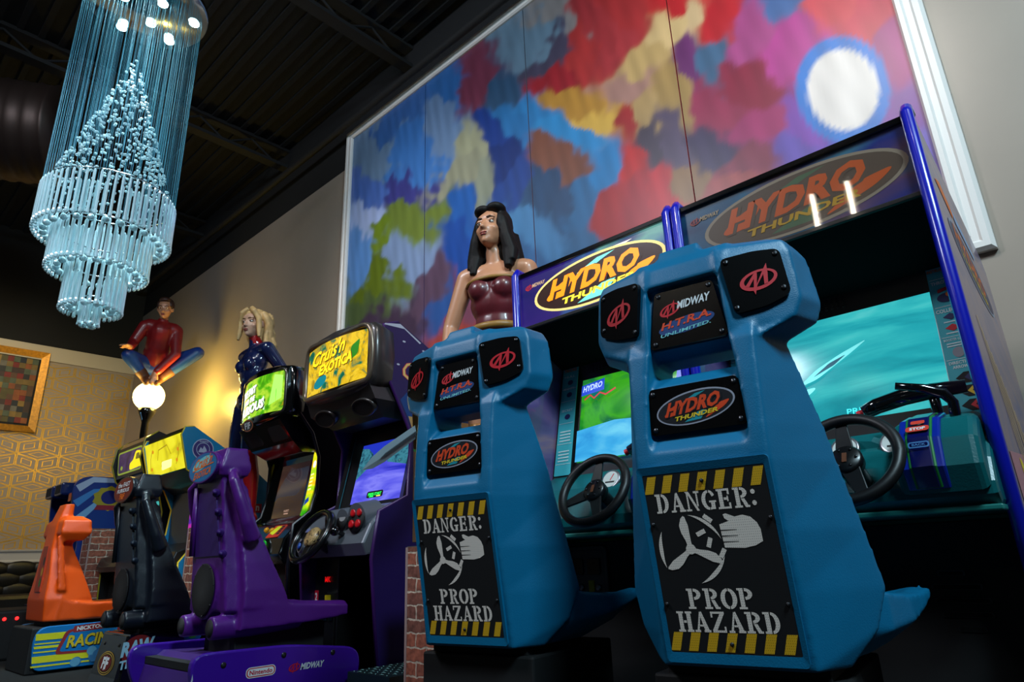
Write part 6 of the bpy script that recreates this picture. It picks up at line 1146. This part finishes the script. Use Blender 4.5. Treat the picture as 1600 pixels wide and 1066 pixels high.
fz = vt*.9 - vr*.25; HT = Matrix.Translation(Vector(Q(.04, .15, 1.07))) @ frame_at((0, 0, 0), math.atan2(fz.y, fz.x)).to_3x3().to_4x4() @ Matrix.Rotation(radians(-14), 4, 'X'); h = head(HT, 1.1, S, FG); b.add(h.v, h.f, S); b.remesh('body', FG, .011, 3, .5)
b = MB(); g = .013; b.cap(Q(0, -.12, .42), .115+g, Q(0, -.06, .55), .125+g, RDS); b.cap(Q(0, -.12, .46), .11+g, Q(.02, -.02, .62), .12+g, RDS); b.cap(Q(.02, -.02, .62), .13+g, Q(.03, .06, .80), .125+g, RDS); b.cap(Q(-.1, .06, .86), .075+g, Q(.16, .06, .84), .075+g, RDS); b.cap(Q(.03, .08, .88), .055+g, Q(.035, .095, .92), .05+g, RDS)
b.cap(Q(-.15, .06, .85), .06+g, Q(-.25, .05, .62), .046+g, RDS); b.cap(Q(-.25, .05, .62), .046+g, Q(-.268, .2, .53), .034+g, RDS); b.cap(Q(.2, .06, .83), .06+g, Q(.22, .12, .52), .046+g, RDS); b.cap(Q(.22, .12, .52), .046+g, Q(.05, .15, .275), .034+g, RDS); b.remesh('jacket', FG, .012, 3, .5)
b = MB(); b.cap(Q(-.02, -.12, .42), .115+g, Q(.03, -.12, .42), .115+g, BLU)
for k in (0, 1): b.cap(hip[k], .095+g, knee[k], .066+g, BLU); m_ = Vector(knee[k])*.25 + Vector(ank[k])*.75; b.cap(knee[k], .066+g, tuple(m_), .046+g, BLU)
b.remesh('trousers', FG, .012, 3, .5)
b = MB(); BT = mat('brown_leather_boot', (96, 56, 34), .5)
for k in (0, 1): m_ = Vector(knee[k])*.3 + Vector(ank[k])*.7; b.cap(tuple(m_), .052+g, ank[k], .042+g, BT); b.cap(ank[k], .042+g, Q((-.05, .06)[k], .15, .135), .028+g, BT)
b.remesh('boots', FG, .012, 3, .5)
boxhair('hair', HT, 1.1, [((0, -.03, .05), (.086, .094, .085)), ((0, .03, .1), (.06, .055, .032)), ((.066, -.01, .04), (.022, .06, .05)), ((-.066, -.01, .04), (.022, .06, .05))], mat('brown_hair', (58, 32, 22), .5), FG, .01); settle(FG)

# ---------------------------------------------------------------- dark sofa and lit control box at the left edge
SO = thing('sofa', 'black tufted leather sofa against the wallpapered wall below the rail', 'sofa', (-10.5, 1.6, 0)); LEA = mat('black_tufted_leather', (14, 14, 16), .42)
b = MB(); b.box(-.5, -1.6, .05, .5, 1.3, .42, LEA, .05); b.build('seat', SO)
b = MB(); b.box(-.52, -1.6, .3, -.3, 1.3, .80, LEA, .06)
for i in range(10):
    for j in range(3): b.ball((-.3, -1.5+i*.3+(.15 if j % 2 else 0), .46+j*.13), (.035, .2, .1), LEA, u=12, v=8)
b.build('backrest', SO)
for y in (-1.7, 1.3): b = MB(); b.box(-.52, y, .05, .5, y+.2, .6, LEA, .07); b.build('arm', SO)
LB = thing('control_box', 'low black arcade box with two red lamps at the left edge', 'arcade base', (-6.9, 1.32, 0))
b = MB(); b.box(-.5, -.1, 0, .3, .3, .36, BLACKM, .02); b.prism([(-.5, .06), (.28, .06), (.28, .22), (-.5, .24)], 0, .01, ramp_mat('dark_blue_box_print', [(.3, (6, 8, 18)), (.55, (16, 34, 66)), (.7, (60, 60, 70))], (5, 5, 5), 0, .3), Fr((0, -.1, 0), (1, 0, 0), (0, 0, 1))); b.build('case', LB)
for y in (-.02, .06): b = MB(); b.ball((.3, y, .30), .013, em('red_lamp', (255, 30, 30), 4), u=12, v=8); b.build('lamp', LB)

# two wall mounted light tubes behind the viewer (they mirror in the unlit marquee)
for k, x in enumerate((-2.08, -1.65)):
    TL = thing('tube_lamp', ('left' if k == 0 else 'right') + ' one of two upright white light tubes on the wall behind the viewer', 'lamp', (x, -4.2, 4.33), 0, 'upright tube lamps')
    b = MB(); b.box(-.05, 0, 0, .05, .03, .62, SILVER, .004); b.build('backplate', TL); b = MB(); b.cyl((0, .06, .03), (0, .06, .59), .022, em('tube_white', (255, 240, 215), 30.0), n=14); b.build('tube', TL)
    b = MB(); b.box(-.03, .02, 0, .03, .09, .03, SILVER); b.build('end_cap', TL); b = MB(); b.box(-.03, .02, .59, .03, .09, .62, SILVER); b.build('end_cap', TL)
